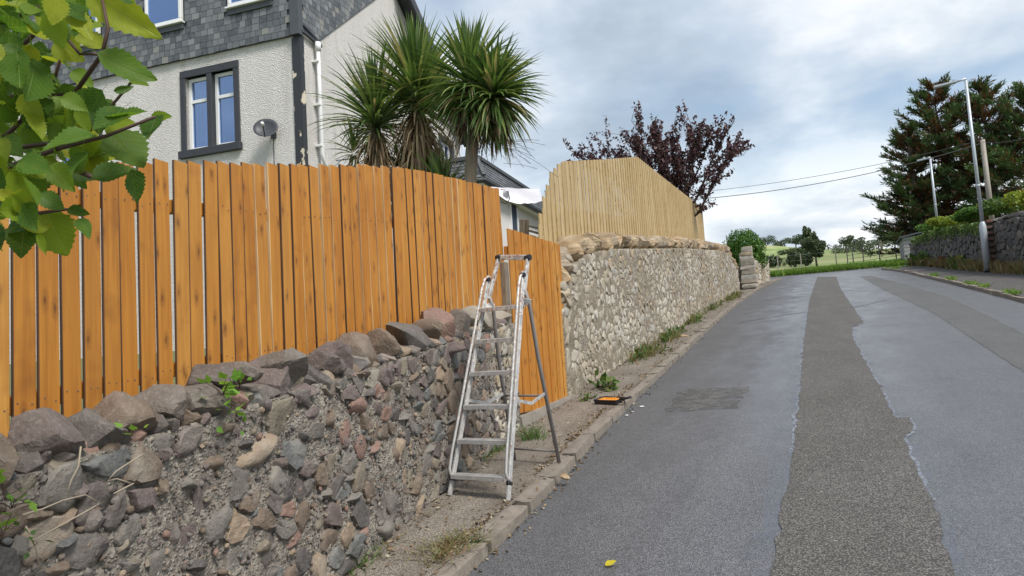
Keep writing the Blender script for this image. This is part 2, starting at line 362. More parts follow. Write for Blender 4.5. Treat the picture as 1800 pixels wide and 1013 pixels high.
finish(t, t.mix(t.ramp(n, [(0.3, 0.0), (0.7, 1.0)]), (0.16, 0.14, 0.115), (0.3, 0.27, 0.23)), 0.92, t.math('ADD', n, t.math('MULTIPLY', n2, 0.4)), 0.5, 0.012)

# ground and field
m, t = mat('field'); v = posc(t); n = t.noise(v, 0.09, 6, 0.6); n2 = t.noise(v, 1.1, 5, 0.65); n3 = t.noise(t.vmath('ADD', v, (40, 9, 3)), 0.035, 3, 0.5)
c = t.mix(t.ramp(n2, [(0.3, 0.0), (0.7, 1.0)]), (0.10, 0.17, 0.035), (0.22, 0.30, 0.085))
c = t.mix(t.ramp(n, [(0.48, 0.0), (0.60, 0.85)]), c, (0.36, 0.34, 0.17))
c = t.mix(t.ramp(n3, [(0.5, 0.0), (0.62, 0.5)]), c, (0.16, 0.15, 0.07))
finish(t, c, 0.95, n2, 0.5, 0.2)
m, t = mat('soil'); v = posc(t); n = t.noise(v, 3, 6, 0.65)
finish(t, t.mix(n, (0.06, 0.09, 0.025), (0.16, 0.16, 0.07)), 0.95, n, 0.5, 0.05)

def leaf(name, stops, trans=0.35, rough=0.5, spec=0.35, obj=False, vein=False):
    m, t = mat(name); a = rnd(t) if obj else attr(t)
    c = t.ramp(a, stops)
    if vein:
        co = objc(t); s_ = t.new('ShaderNodeSeparateXYZ'); t.put(s_, 0, co)
        ax = t.math('ABSOLUTE', s_.outputs[0])
        q = t.math('SUBTRACT', s_.outputs[1], t.math('MULTIPLY', ax, 0.75))
        st = t.math('ABSOLUTE', t.math('SUBTRACT', t.math('FRACT', t.math('MULTIPLY', q, 7.0)), 0.5))
        vn = t.math('MAXIMUM', t.ramp(st, [(0.0, 1.0), (0.06, 0.0)]), t.ramp(ax, [(0.0, 1.0), (0.018, 0.0)]))
        nn = t.noise(offs(t, co, a), 5, 4, 0.6)
        c = t.mix(t.ramp(nn, [(0.45, 0.0), (0.75, 0.45)]), c, (0.16, 0.22, 0.02))
        c = t.mix(t.math('MULTIPLY', vn, 0.45), c, (0.28, 0.38, 0.09))
        sp_ = t.noise(offs(t, co, a, 91.0), 11, 4, 0.6); c = t.mix(t.ramp(sp_, [(0.66, 0.0), (0.72, 0.75)]), c, (0.16, 0.10, 0.03))
    p = t.new('ShaderNodeBsdfPrincipled'); t.put(p, 'Base Color', c); t.put(p, 'Roughness', rough); t.put(p, 'Specular IOR Level', spec)
    tr = t.new('ShaderNodeBsdfTranslucent'); t.put(tr, 0, t.mix(0.5, c, t.mix(1.0, c, (1.6, 1.5, 0.5), 'MULTIPLY')))
    mx = t.new('ShaderNodeMixShader'); mx.inputs[0].default_value = trans; t.l.new(p.outputs[0], mx.inputs[1]); t.l.new(tr.outputs[0], mx.inputs[2])
    if vein:
        b = t.new('ShaderNodeBump'); t.put(b, 'Height', vn); b.inputs['Strength'].default_value = 0.35; b.inputs['Distance'].default_value = 0.02; b.invert = True; t.put(p, 'Normal', b)
    t.l.new(mx.outputs[0], t.n.new('ShaderNodeOutputMaterial').inputs[0])
leaf('lime_leaf', [(0.0, (0.04, 0.105, 0.016)), (0.45, (0.085, 0.18, 0.018)), (0.75, (0.20, 0.30, 0.02)), (1.0, (0.36, 0.39, 0.03))], 0.52, 0.5, 0.3, True, True)
leaf('yellow_leaf', [(0.0, (0.6, 0.5, 0.03)), (1.0, (0.6, 0.5, 0.05))], 0.3)
leaf('sword_green', [(0.0, (0.06, 0.115, 0.03)), (0.5, (0.12, 0.20, 0.055)), (0.8, (0.22, 0.29, 0.09)), (0.92, (0.33, 0.32, 0.14)), (1.0, (0.42, 0.33, 0.19))], 0.3, 0.36, 0.6)
leaf('sword_dead', [(0.0, (0.17, 0.11, 0.065)), (0.5, (0.30, 0.22, 0.135)), (1.0, (0.42, 0.33, 0.21))], 0.15, 0.75, 0.2)
leaf('plum_leaf', [(0.0, (0.045, 0.022, 0.028)), (0.6, (0.085, 0.042, 0.05)), (1.0, (0.16, 0.08, 0.085))], 0.25, 0.5, 0.35)
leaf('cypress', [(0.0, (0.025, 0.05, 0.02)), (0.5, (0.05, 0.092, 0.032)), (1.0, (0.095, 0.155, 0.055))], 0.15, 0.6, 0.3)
leaf('cypress_brown', [(0.0, (0.08, 0.04, 0.02)), (0.5, (0.16, 0.075, 0.038)), (1.0, (0.24, 0.13, 0.065))], 0.15, 0.7, 0.2)
leaf('hedge_leaf', [(0.0, (0.035, 0.085, 0.014)), (0.6, (0.07, 0.16, 0.022)), (1.0, (0.15, 0.27, 0.04))], 0.25)
leaf('gold_leaf', [(0.0, (0.12, 0.19, 0.025)), (0.6, (0.25, 0.31, 0.04)), (1.0, (0.42, 0.44, 0.06))], 0.3)
leaf('far_leaf', [(0.0, (0.035, 0.055, 0.028)), (0.6, (0.065, 0.095, 0.042)), (1.0, (0.11, 0.14, 0.06))], 0.2)
leaf('grass', [(0.0, (0.08, 0.16, 0.025)), (0.6, (0.14, 0.26, 0.04)), (1.0, (0.26, 0.34, 0.08))], 0.3)
leaf('dry_grass', [(0.0, (0.13, 0.10, 0.05)), (0.4, (0.20, 0.19, 0.07)), (0.75, (0.27, 0.21, 0.11)), (1.0, (0.25, 0.12, 0.06))], 0.25)
leaf('weed', [(0.0, (0.045, 0.095, 0.02)), (0.55, (0.085, 0.16, 0.035)), (0.8, (0.14, 0.2, 0.05)), (1.0, (0.24, 0.22, 0.09))], 0.3)
leaf('bright_weed', [(0.0, (0.11, 0.25, 0.03)), (1.0, (0.24, 0.42, 0.06))], 0.4)
leaf('litter', [(0.0, (0.09, 0.06, 0.035)), (0.5, (0.19, 0.13, 0.075)), (0.8, (0.30, 0.22, 0.13)), (1.0, (0.36, 0.34, 0.25))], 0.1, 0.8)
m, t = mat('bark'); v = posc(t); n = t.noise(t.mapping(v, (14, 14, 4)), 1.0, 6, 0.7)
finish(t, t.mix(n, (0.035, 0.027, 0.02), (0.12, 0.095, 0.07)), 0.95, n, 0.8, 0.02)
m, t = mat('palm_bark'); v = posc(t); n = t.noise(t.mapping(v, (30, 30, 9)), 1.0, 6, 0.7)
finish(t, t.mix(n, (0.10, 0.08, 0.055), (0.27, 0.22, 0.16)), 0.95, n, 0.9, 0.02)
m, t = mat('twig'); finish(t, (0.075, 0.04, 0.03), 0.7)
m, t = mat('root'); finish(t, (0.33, 0.27, 0.2), 0.85)

# house
m, t = mat('harling'); v = posc(t); n = t.noise(v, 70, 4, 0.7); vd = t.voro(v, 55); n2 = t.noise(t.mapping(v, (1.5, 1.5, 0.35)), 1.0, 5, 0.6); n3 = t.noise(v, 22, 4, 0.6)
c = t.mix(t.ramp(n2, [(0.35, 0.0), (0.7, 0.6)]), (0.78, 0.75, 0.72), (0.64, 0.61, 0.57))
c = t.mix(t.math('MULTIPLY', t.ramp(n3, [(0.35, 1.0), (0.58, 0.0)]), 0.35), c, (0.50, 0.48, 0.46))
stk = t.noise(t.mapping(v, (4.5, 4.5, 0.5)), 1.0, 5, 0.65); c = t.mix(t.ramp(stk, [(0.52, 0.0), (0.72, 0.5)]), c, (0.46, 0.42, 0.36))
c = t.mix(t.math('MULTIPLY', t.ramp(n, [(0.4, 1.0), (0.55, 0.0)]), 0.22), c, (0.42, 0.4, 0.38))
finish(t, c, 0.95, t.math('ADD', n, vd), 0.9, 0.02)
m, t = mat('render_white'); v = posc(t); n = t.noise(v, 3, 5, 0.6)
finish(t, t.mix(n, (0.70, 0.69, 0.67), (0.62, 0.6, 0.57)), 0.9, t.noise(v, 60, 3), 0.3, 0.008)
m, t = mat('slate'); a = attr(t); v = offs(t, posc(t), a, 9.0); n = t.noise(v, 12, 5, 0.6)
c = t.ramp(a, [(0.0, (0.05, 0.056, 0.066)), (0.3, (0.085, 0.093, 0.105)), (0.6, (0.14, 0.147, 0.157)), (0.85, (0.21, 0.215, 0.22)), (1.0, (0.23, 0.22, 0.19))])
c = t.mix(t.ramp(n, [(0.4, 0.0), (0.75, 0.5)]), c, (0.17, 0.175, 0.18))
finish(t, c, 0.62, n, 0.5, 0.008)
m, t = mat('lead'); n = t.noise(posc(t), 4, 4); finish(t, t.mix(n, (0.045, 0.05, 0.058), (0.085, 0.092, 0.10)), 0.6, n, 0.2, 0.01)
m, t = mat('dark_paint'); n = t.noise(posc(t), 5, 5, 0.6); finish(t, t.mix(n, (0.022, 0.024, 0.030), (0.045, 0.048, 0.056)), 0.55, t.noise(posc(t), 40, 3), 0.3, 0.004)
m, t = mat('peeling_paint'); v = posc(t); n = t.noise(t.mapping(v, (6, 6, 4)), 1.0, 5, 0.55); n2 = t.noise(t.vmath('ADD', v, (4, 4, 4)), 1.6, 2)
k = t.math('MULTIPLY', t.ramp(n, [(0.585, 0.0), (0.60, 1.0)]), t.ramp(n2, [(0.40, 0.0), (0.46, 1.0)]))
finish(t, t.mix(k, (0.026, 0.028, 0.033), (0.62, 0.54, 0.42)), 0.6, n, 0.3, 0.01)
m, t = mat('white_upvc'); n = t.noise(posc(t), 3, 4); finish(t, t.mix(n, (0.78, 0.78, 0.77), (0.70, 0.70, 0.69)), 0.35)
m, t = mat('grey_plastic'); finish(t, (0.04, 0.043, 0.05), 0.5)
m, t = mat('black_plastic'); finish(t, (0.015, 0.015, 0.017), 0.45)
m, t = mat('dark_room'); finish(t, (0.03, 0.045, 0.075), 0.9)
m, t = mat('curtain'); finish(t, (0.35, 0.42, 0.52), 0.9)
m, t = mat('glass')  # blue tints paint the reflected sky into the pane colour
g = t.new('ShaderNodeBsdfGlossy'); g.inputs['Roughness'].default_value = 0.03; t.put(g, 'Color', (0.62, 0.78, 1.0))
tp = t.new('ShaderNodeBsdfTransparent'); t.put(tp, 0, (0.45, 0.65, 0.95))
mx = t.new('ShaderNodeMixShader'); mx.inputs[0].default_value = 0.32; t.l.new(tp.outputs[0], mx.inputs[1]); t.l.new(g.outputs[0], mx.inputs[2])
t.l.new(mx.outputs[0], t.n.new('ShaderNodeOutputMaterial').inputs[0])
m, t = mat('galvanised'); v = posc(t); n = t.noise(v, 9, 5, 0.6); finish(t, t.mix(n, (0.36, 0.40, 0.44), (0.55, 0.58, 0.61)), 0.5, metallic=0.35)
m, t = mat('rusty_steel'); v = posc(t); n = t.noise(v, 6, 5); finish(t, t.mix(n, (0.07, 0.06, 0.055), (0.15, 0.12, 0.10)), 0.8)
m, t = mat('aluminium'); v = posc(t)
n = t.noise(v, 26, 5, 0.65); n2 = t.noise(t.vmath('ADD', v, (5, 5, 5)), 11, 5, 0.6); n3 = t.noise(t.vmath('ADD', v, (1, 7, 2)), 34, 4, 0.6)
sz = t.new('ShaderNodeSeparateXYZ'); t.put(sz, 0, v); hi = t.mapr(sz.outputs[2], 0.9, 2.2, 0.0, 0.10)
c = t.mix(t.ramp(n2, [(0.35, 0.0), (0.65, 1.0)]), (0.40, 0.39, 0.375), (0.55, 0.54, 0.525))
c = t.mix(t.ramp(t.math('ADD', n, hi), [(0.57, 0.0), (0.64, 0.65)]), c, (0.76, 0.72, 0.66))
c = t.mix(t.ramp(t.math('ADD', n3, hi), [(0.65, 0.0), (0.71, 0.8)]), c, (0.30, 0.12, 0.08))
finish(t, c, t.mapr(n2, 0.3, 0.7, 0.6, 0.4), n, 0.15, 0.004, metallic=0.35)
m, t = mat('leg_metal'); v = posc(t); n = t.noise(v, 14, 5, 0.6); finish(t, t.mix(n, (0.2, 0.175, 0.165), (0.33, 0.31, 0.3)), 0.6, metallic=0.3)
m, t = mat('orange_stain'); v = posc(t); n = t.noise(v, 40, 4); finish(t, t.mix(n, (0.55, 0.17, 0.01), (0.75, 0.34, 0.04)), 0.35)
m, t = mat('white_cloth'); finish(t, (0.72, 0.70, 0.74), 0.9)
m, t = mat('wire_black'); finish(t, (0.05, 0.05, 0.055), 0.7)
m, t = mat('white_paint'); finish(t, (0.75, 0.74, 0.7), 0.7)
m, t = mat('shed_board'); n = t.noise(posc(t), 3, 4); finish(t, t.mix(n, (0.24, 0.235, 0.23), (0.34, 0.33, 0.33)), 0.8)
m, t = mat('fleece'); finish(t, (0.6, 0.57, 0.5), 0.95)

# ------------------------------------------------------------------ terrain, road, pavements
_py = np.array([-400, 44.0, 47.0, 52, 70, 105, 140, 152, 200, 320, 800]); _pz = np.array([-44.0, 4.84, 5.2, 5.75, 7.6, 11.6, 15.6, 16.2, 15.6, 14.0, 10.0])
def tz(x, y):
    z = float(np.interp(y, _py, _pz))
    if y > 47:
        k = min((y-47)/80.0, 1.0); z += k*(0.15*(4-x) if x < 4 else 0.05*(4-x)) * (1 if x > -60 else 60/abs(x))
        z += k*0.9*nz((x, y, 0), 0.03)+k*0.35*nz((x, y, 4), 0.12)
    return z
ys_ = np.concatenate([np.arange(-120, 40, 16), np.arange(40, 60, 1.0), np.arange(60, 180, 3.0), np.arange(180, 820, 30)])
xs_ = np.concatenate([np.arange(-600, -60, 45), np.arange(-60, 60, 2.5), np.arange(60, 640, 45)])
mb = MB(); V = [(x, y, tz(x, y)-0.03) for y in ys_ for x in xs_]; nx = len(xs_)
mb.add(V, [(j*nx+i, j*nx+i+1, (j+1)*nx+i+1, (j+1)*nx+i) for j in range(len(ys_)-1) for i in range(nx-1)])
tag(mb.build('ground', 'field', smooth=True), kind='structure')

kerbL = Path([(-1.9, -6), (-1.92, 0), (-1.93, 4), (-2.0, 5.5), (-2.14, 8), (-2.28, 12.4), (-2.45, 18), (-2.55, 24), (-2.5, 32), (-2.25, 38), (-2.1, 40.4)])
kerbR = Path([(3.7, -6), (3.68, 8), (3.6, 17.6), (3.52, 21.8), (3.34, 28.7), (3.05, 37.4), (2.6, 41.5)])
def rz(y): return SL*y
mb = MB(); Y = np.concatenate([np.arange(-6, 40.3, 0.7), [40.4]])
V = []
for y in Y:
    xl = np.interp(y, kerbL.P[:, 1], kerbL.P[:, 0])-0.02; xr = np.interp(y, kerbR.P[:, 1], kerbR.P[:, 0])+0.02
    V += [(xl, y, rz(y)), (xr, y, rz(y))]
mb.add(V, [(2*i, 2*i+1, 2*i+3, 2*i+2) for i in range(len(Y)-1)])
V = []
for y, xl, xr in ((40.4, -2.12, 2.76), (41.2, -2.9, 2.95), (42.2, -5.5, 3.2), (43, -26, 3.5), (44, -26, 3.6), (45.0, -26, 2.9)):
    V += [(xl, y, max(rz(y) if y < 44 else tz(0, y), 0)), (xr, y, rz(y) if y < 44 else tz(0, y))]
mb.add(V, [(2*i, 2*i+1, 2*i+3, 2*i+2) for i in range(5)])
road = tag(mb.build('road', 'asphalt'), kind='structure')

def jag(pts, amp, step, seed):
    q = random.Random(seed); out = []
    for a, b in zip(pts[:-1], pts[1:]):
        a = np.array(a[:2]); b = np.array(b[:2]); L = np.linalg.norm(b-a); n = max(1, int(L/step))
        for k in range(n):
            p = a+(b-a)*k/n
            if k: p = p+np.array([q.gauss(0, amp), q.gauss(0, amp*0.5)])
            out.append(p)
    out.append(np.array(pts[-1][:2])); return out
def sheet(name, poly, m, h, parent):
    mb = MB(); mb.add([(p[0], p[1], rz(p[1])+h) for p in poly], [tuple(range(len(poly)))]); return mb.build(name, m, parent)
Lp = [(-0.36, -2), (-0.36, 2.5)]+[gnd(*q) for q in ((1353, 1013), (1391, 818), (1407, 684), (1412, 604), (1423, 529), (1437, 487))]
Rp = [(0.42, -2), (0.42, 2.5)]+[gnd(*q) for q in ((1678, 1013), (1640, 893), (1603, 808), (1587, 770), (1605, 754), (1600, 735), (1573, 736), (1544, 676), (1501, 599), (1497, 577), (1518, 567), (1495, 534), (1477, 507), (1470, 487))]
Lj = jag(Lp, 0.012, 0.12, 1); Rj = jag(Rp, 0.012, 0.12, 2)
sheet('patch', Lj+Rj[::-1], 'asphalt_worn', 0.008, road)
def film(edge, side, h, seed, y0, y1, wmax, m='road_film'):
    q = random.Random(seed); pts = [p for p in edge if y0 < p[1] < y1]
    outer = []
    for i, p in enumerate(pts):
        wd = wmax*(0.25+0.75*max(0.0, 0.5+0.9*nz((p[1]*1.3, seed, 0.3))))+q.uniform(-0.008, 0.012)
        outer.append(np.array([p[0]+side*max(wd, 0.012), p[1]+q.uniform(-0.02, 0.02)]))
    inner = [np.array([p[0]-side*0.01, p[1]]) for p in pts]
    sheet('edge_film', inner+outer[::-1], m, h, road)
film(Lj, -1, 0.0055, 5, 6, 22, 0.035); film(Rj, 1, 0.0055, 9, 5, 19, 0.028); film(Lj, -1, 0.003, 6, 0, 20, 0.15, 'road_tint'); film(Rj, 1, 0.003, 10, 0, 19, 0.10, 'road_tint')
R2a = [(2.05, -2), (2.02, 6)]+[gnd(*q) for q in ((1800, 655), (1715, 599), (1640, 550), (1554, 510), (1512, 487))]
R2b = [(2.8, -2), (2.8, 6)]+[gnd(*q) for q in ((1800, 588), (1742, 558), (1662, 521), (1590, 500), (1530, 485))]
sheet('patch', jag(R2a, 0.01, 0.2, 3)+jag(R2b, 0.01, 0.2, 4)[::-1], 'asphalt_seam', 0.004, road)
sheet('patch', jag([gnd(*q) for q in ((1172, 724), (1300, 718), (1317, 680), (1212, 684), (1190, 690), (1172, 724))], 0.03, 0.15, 6)[:-1], 'asphalt_fade', 0.004, road)
for (a, b) in (((1300, 567), (1424, 548)), ((1340, 527), (1430, 520)), ((1500, 541), (1560, 528)), ((1478, 511), (1556, 512))):      # transverse joints
    p = gnd(*a); q = gnd(*b); e = jag([p, q], 0.015, 0.2, int(a[0])); sheet('joint', e+[x+np.array([0, 0.05+0.03*R.random()]) for x in e[::-1]], 'pave_right', 0.005, road)

# left wall, second wall, fence lines
wallA = Path([(-2.28, 0.2), (-2.42, 1.8), (-2.55, 3.4), (-2.71, 4.8), (-2.86, 6.2), (-2.92, 6.85)])
wallB = Path([(-2.96, 8.46), (-2.99, 10), (-3.02, 12.2), (-3.1, 20.6), (-3.12, 26), (-3.1, 29.7)])
wallR = Path([(7.6, 18), (6.35, 22.5), (5.6, 26.9), (5.28, 29.4), (5.0, 33), (4.6, 39), (4.1, 42.6)])
PH = 0.07
def pavement(name, m, inner, outer, y0, y1, h, step=0.35, n=4):
    mb = MB(); Y = np.arange(y0, y1, step); V = []
    for y in Y:
        a = inner(y); b = outer(y)
        for k in range(n+1):
            x = a+(b-a)*k/n; V.append((x, y, rz(y)+h+(0.012*nz((x*1.5, y*1.5, 3)) if 0 < k < n else 0)))
    mb.add(V, [(j*(n+1)+k, j*(n+1)+k+1, (j+1)*(n+1)+k+1, (j+1)*(n+1)+k) for j in range(len(Y)-1) for k in range(n)])
    return tag(mb.build(name, m, smooth=True), kind='structure')
kL = lambda y: float(np.interp(y, kerbL.P[:, 1], kerbL.P[:, 0])); kR = lambda y: float(np.interp(y, kerbR.P[:, 1], kerbR.P[:, 0]))
paveL = pavement('pavement_left', 'pave_tar', lambda y: -3.6, lambda y: kL(y)-0.12, -3, 40.6, PH, n=8)
paveR = pavement('pavement_right', 'pave_right', lambda y: kR(y)+0.10, lambda y: 9.5, -3, 41.5, 0.09)
kv = []
for i in range(6):
    bm = bmesh.new(); bmesh.ops.create_cube(bm, size=1.0); bmesh.ops.subdivide_edges(bm, edges=bm.edges[:], cuts=3, use_grid_fill=True)
    for v in bm.verts:
        e = sum(1 for q in v.co if abs(q) > 0.49)
        if e >= 2: v.co.x *= 0.97; v.co.z -= 0.02*(v.co.z > 0)
        k = nz(v.co, 3.5, i*7+1); v.co.x += 0.10*k; v.co.z += 0.045*nz(v.co, 5, i*3+50); v.co.y += 0.012*nz(v.co, 6, i)
    me = bpy.data.meshes.new('kerb_stone'); bm.to_mesh(me); bm.free(); me.materials.append(MATS['kerb_stone']); kv.append(me)
    me.polygons.foreach_set('use_smooth', [True]*len(me.polygons)); me.set_sharp_from_angle(angle=rad(32))
def kerb(path, side, par, s0, s1, wd, top, lo, hi):
    s = s0
    while s < s1:
        L = R.uniform(lo, hi); c = path.xy(s+L/2); d = path.tan(s+L/2); n = path.nor(s+L/2)*side
        o = bpy.data.objects.new('kerb_stone', R.choice(kv)); C.objects.link(o); o.parent = par
        o.location = (c[0]+n[0]*wd/2, c[1]+n[1]*wd/2, rz(c[1])+top-0.1+R.uniform(-0.016, 0.008)); o.rotation_euler = (math.atan(SL)+R.gauss(0, 0.012), R.gauss(0, 0.04), -math.atan2(d[0], d[1])+R.gauss(0, 0.012))
        o.scale = (wd, L-R.uniform(0.02, 0.045), 0.2)
        s += L
kerb(kerbL, -1, paveL, 4.0, kerbL.L, 0.125, PH+0.012, 0.55, 0.85)
kerb(kerbR, 1, paveR, 14.0, kerbR.L, 0.12, 0.10, 0.8, 1.0)
# garden level behind the walls
mb = MB(); V = []
Y = np.arange(-8, 41, 1.0)
for y in Y: V += [(-45, y, rz(y)+0.9), (-14, y, rz(y)+0.9), (-3.4, y, rz(y)+0.85)]
mb.add(V, [(3*j+k, 3*j+k+1, 3*j+k+4, 3*j+k+3) for j in range(len(Y)-1) for k in range(2)])
tag(mb.build('garden', 'soil', smooth=True), kind='structure')
mb = MB(); V = []; Y = np.arange(14, 43, 1.0)
for y in Y:
    x = float(np.interp(y, wallR.P[:, 1], wallR.P[:, 0])); V += [(x+0.3, y, rz(y)+0.9), (x+8, y, rz(y)+1.3), (45, y, rz(y)+1.5)]
mb.add(V, [(3*j+k, 3*j+k+1, 3*j+k+4, 3*j+k+3) for j in range(len(Y)-1) for k in range(2)])
tag(mb.build('bank', 'soil', smooth=True), kind='structure')

# ------------------------------------------------------------------ rubble walls
def clip(poly, a, b, c):            # keep a*x+b*y<=c
    out = []
    for i in range(len(poly)):
        p = poly[i]; q = poly[(i+1) % len(poly)]; dp = a*p[0]+b*p[1]-c; dq = a*q[0]+b*q[1]-c
        if dp <= 0: out.append(p)
        if (dp < 0) != (dq < 0) and abs(dp-dq) > 1e-12:
            k = dp/(dp-dq); out.append((p[0]+(q[0]-p[0])*k, p[1]+(q[1]-p[1])*k))
    return out
def scatter(s0, s1, top, rad_fn, an, tries, seed, avoid=()):
    q = np.random.RandomState(seed); P = np.zeros((0, 2)); Rr = np.zeros(0); hm = max(top(s) for s in np.linspace(s0, s1, 40))
    cand = np.stack([q.uniform(s0, s1, tries), q.uniform(0.0, hm, tries)], 1)
    P = np.empty((tries, 2)); Rr = np.empty(tries); n = 0
    for c in cand:
        if c[1] > top(c[0])-0.02: continue
        r = rad_fn(c[0], c[1])*q.uniform(0.5, 1.7)
        if any(((c[0]-a[0])/(a[2]/2+0.01))**2+((c[1]-a[1])/(a[3]/2+0.01))**2 < 1 for a in avoid): continue
        if n:
            d2 = ((P[:n, 0]-c[0])/an)**2+(P[:n, 1]-c[1])**2
            if (d2 < (0.5*(Rr[:n]+r))**2).any(): continue
        P[n] = c; Rr[n] = r; n += 1
    return P[:n], Rr[:n]
def cells(P, top, s0, s1, an, rmax):
    out = []; Q = P.copy(); Q[:, 0] /= an
    for i in range(len(Q)):
        d = Q-Q[i]; d2 = (d**2).sum(1); idx = np.argsort(d2)[1:18]
        R_ = rmax; poly = [(-R_, -R_), (R_, -R_), (R_, R_), (-R_, R_)]
        for j in idx:
            if d2[j] > (2*R_)**2: break
            poly = clip(poly, d[j, 0], d[j, 1], d2[j]/2)
            if len(poly) < 3: break
        if len(poly) < 3: continue
        poly = [((x+Q[i, 0])*an, y+Q[i, 1]) for x, y in poly]
        tp = top(P[i, 0])
        for a, b, c in ((0, 1, tp), (0, -1, 0.0), (1, 0, s1), (-1, 0, -s0)):
            poly = clip(poly, a, b, c)
            if len(poly) < 3: break
        if len(poly) >= 3: out.append((P[i], poly))
    return out
def chaikin(poly, k=0.25):
    out = []
    for i in range(len(poly)):
        p = np.array(poly[i]); q = np.array(poly[(i+1) % len(poly)]); out += [p+(q-p)*k, p+(q-p)*(1-k)]
    return np.array(out)
def stone_geo(path, poly, gap, proud, seed, base, tl=0.1):
    q = np.random.RandomState(seed); poly = np.array(poly); c = poly.mean(0)
    size = math.sqrt(max(np.ptp(poly[:, 0])*np.ptp(poly[:, 1]), 1e-6))
    poly = c+(poly-c)*max(1-gap/size*2, 0.5); r = chaikin(poly, q.uniform(0.13, 0.27)); n = len(r)
    r = r+q.normal(0, 0.03*size, r.shape)
    tilt = q.normal(0, tl, 2)
    V = []; F = []
    for sc, dd in ((1.0, -0.06), (1.0, proud*0.5), (0.9, proud*0.95), (0.5, proud*1.05)):
        for p in r:
            w_ = c+(p-c)*sc
            V.append((w_[0], w_[1], dd+(0 if dd < 0 else (w_-c) @ tilt*0.8+q.normal(0, proud*0.12))))
    V.append((c[0], c[1], proud*(1.0+q.normal(0, 0.12))))
    for k in range(3):
        for i in range(n): F.append((k*n+i, k*n+(i+1) % n, (k+1)*n+(i+1) % n, (k+1)*n+i))
    for i in range(n): F.append((3*n+i, 3*n+(i+1) % n, 4*n))
    V = np.array(V); o = path.xy(c[0]); tn = path.tan(c[0]); nr = path.nor(c[0])
    W = np.empty((len(V), 3)); W[:, :2] = o+np.outer(V[:, 0]-c[0], tn)+np.outer(V[:, 2], nr); W[:, 2] = SL*W[:, 1]+base+V[:, 1]
    return W, F
def seen_area(W):
    c = W.mean(0)
    p = [proj(q) for q in W[:: max(1, len(W)//12)]]
    if min(q[2] for q in p) < 0.3: return 0
    x = [q[0] for q in p]; y = [q[1] for q in p]
    if max(x) < 0 or min(x) > 1800 or max(y) < 0 or min(y) > 1013: return 0
    return (max(x)-min(x))*(max(y)-min(y))
def place_stones(geos, m, par, name, stuff, maxn, sm=48):
    order = sorted(range(len(geos)), key=lambda i: -seen_area(geos[i][0])); keep = set(order[:maxn]); mb = MB()
    for i, (W, F, a, mm) in enumerate(geos):
        if i in keep:
            c = W.mean(0); b = MB(); b.add(W-c, F, a); o = b.build(name, mm or m, par, sm); o.location = c
        else: mb.add(W, F, a)
    if mb.v: o = mb.build(stuff, m, par, sm); o['kind'] = 'stuff'
def mortar_face(path, s0, s1, top, base, ds, dh, amp, m, par, seed, thick, name='mortar', d0=0.0):
    ns = int((s1-s0)/ds)+1; S_ = np.linspace(s0, s1, ns); nh = int(max(top(s) for s in S_)/dh)+1; mb = MB(); V = []
    for s in S_:
        o = path.xy(s); n = path.nor(s); tp = top(s)
        for k in range(nh+1):
            h = -0.1+(tp+0.1)*k/nh; p = (o[0]*1.0, o[1], h)
            d = d0+amp*(0.9*fb((s, h, seed), 3.0, 0, 3)+0.6*fb((s, h, seed), 22.0, 3, 3))+amp*0.7*max(0, nz((s, h, 1), 60))
            V.append((o[0]+n[0]*d, o[1]+n[1]*d, SL*o[1]+base+h))
        V.append((o[0]-n[0]*thick, o[1]-n[1]*thick, SL*o[1]+base+tp)); V.append((o[0]-n[0]*thick, o[1]-n[1]*thick, SL*o[1]+base-0.2))
    c = nh+3; F = [(i*c+k, (i+1)*c+k, (i+1)*c+k+1, i*c+k+1) for i in range(ns-1) for k in range(c-1)]
    F += [tuple(range(c)), tuple(range((ns-1)*c+c-1, (ns-1)*c-1, -1))]
    mb.add(V, F); return mb.build(name, m, par, True)

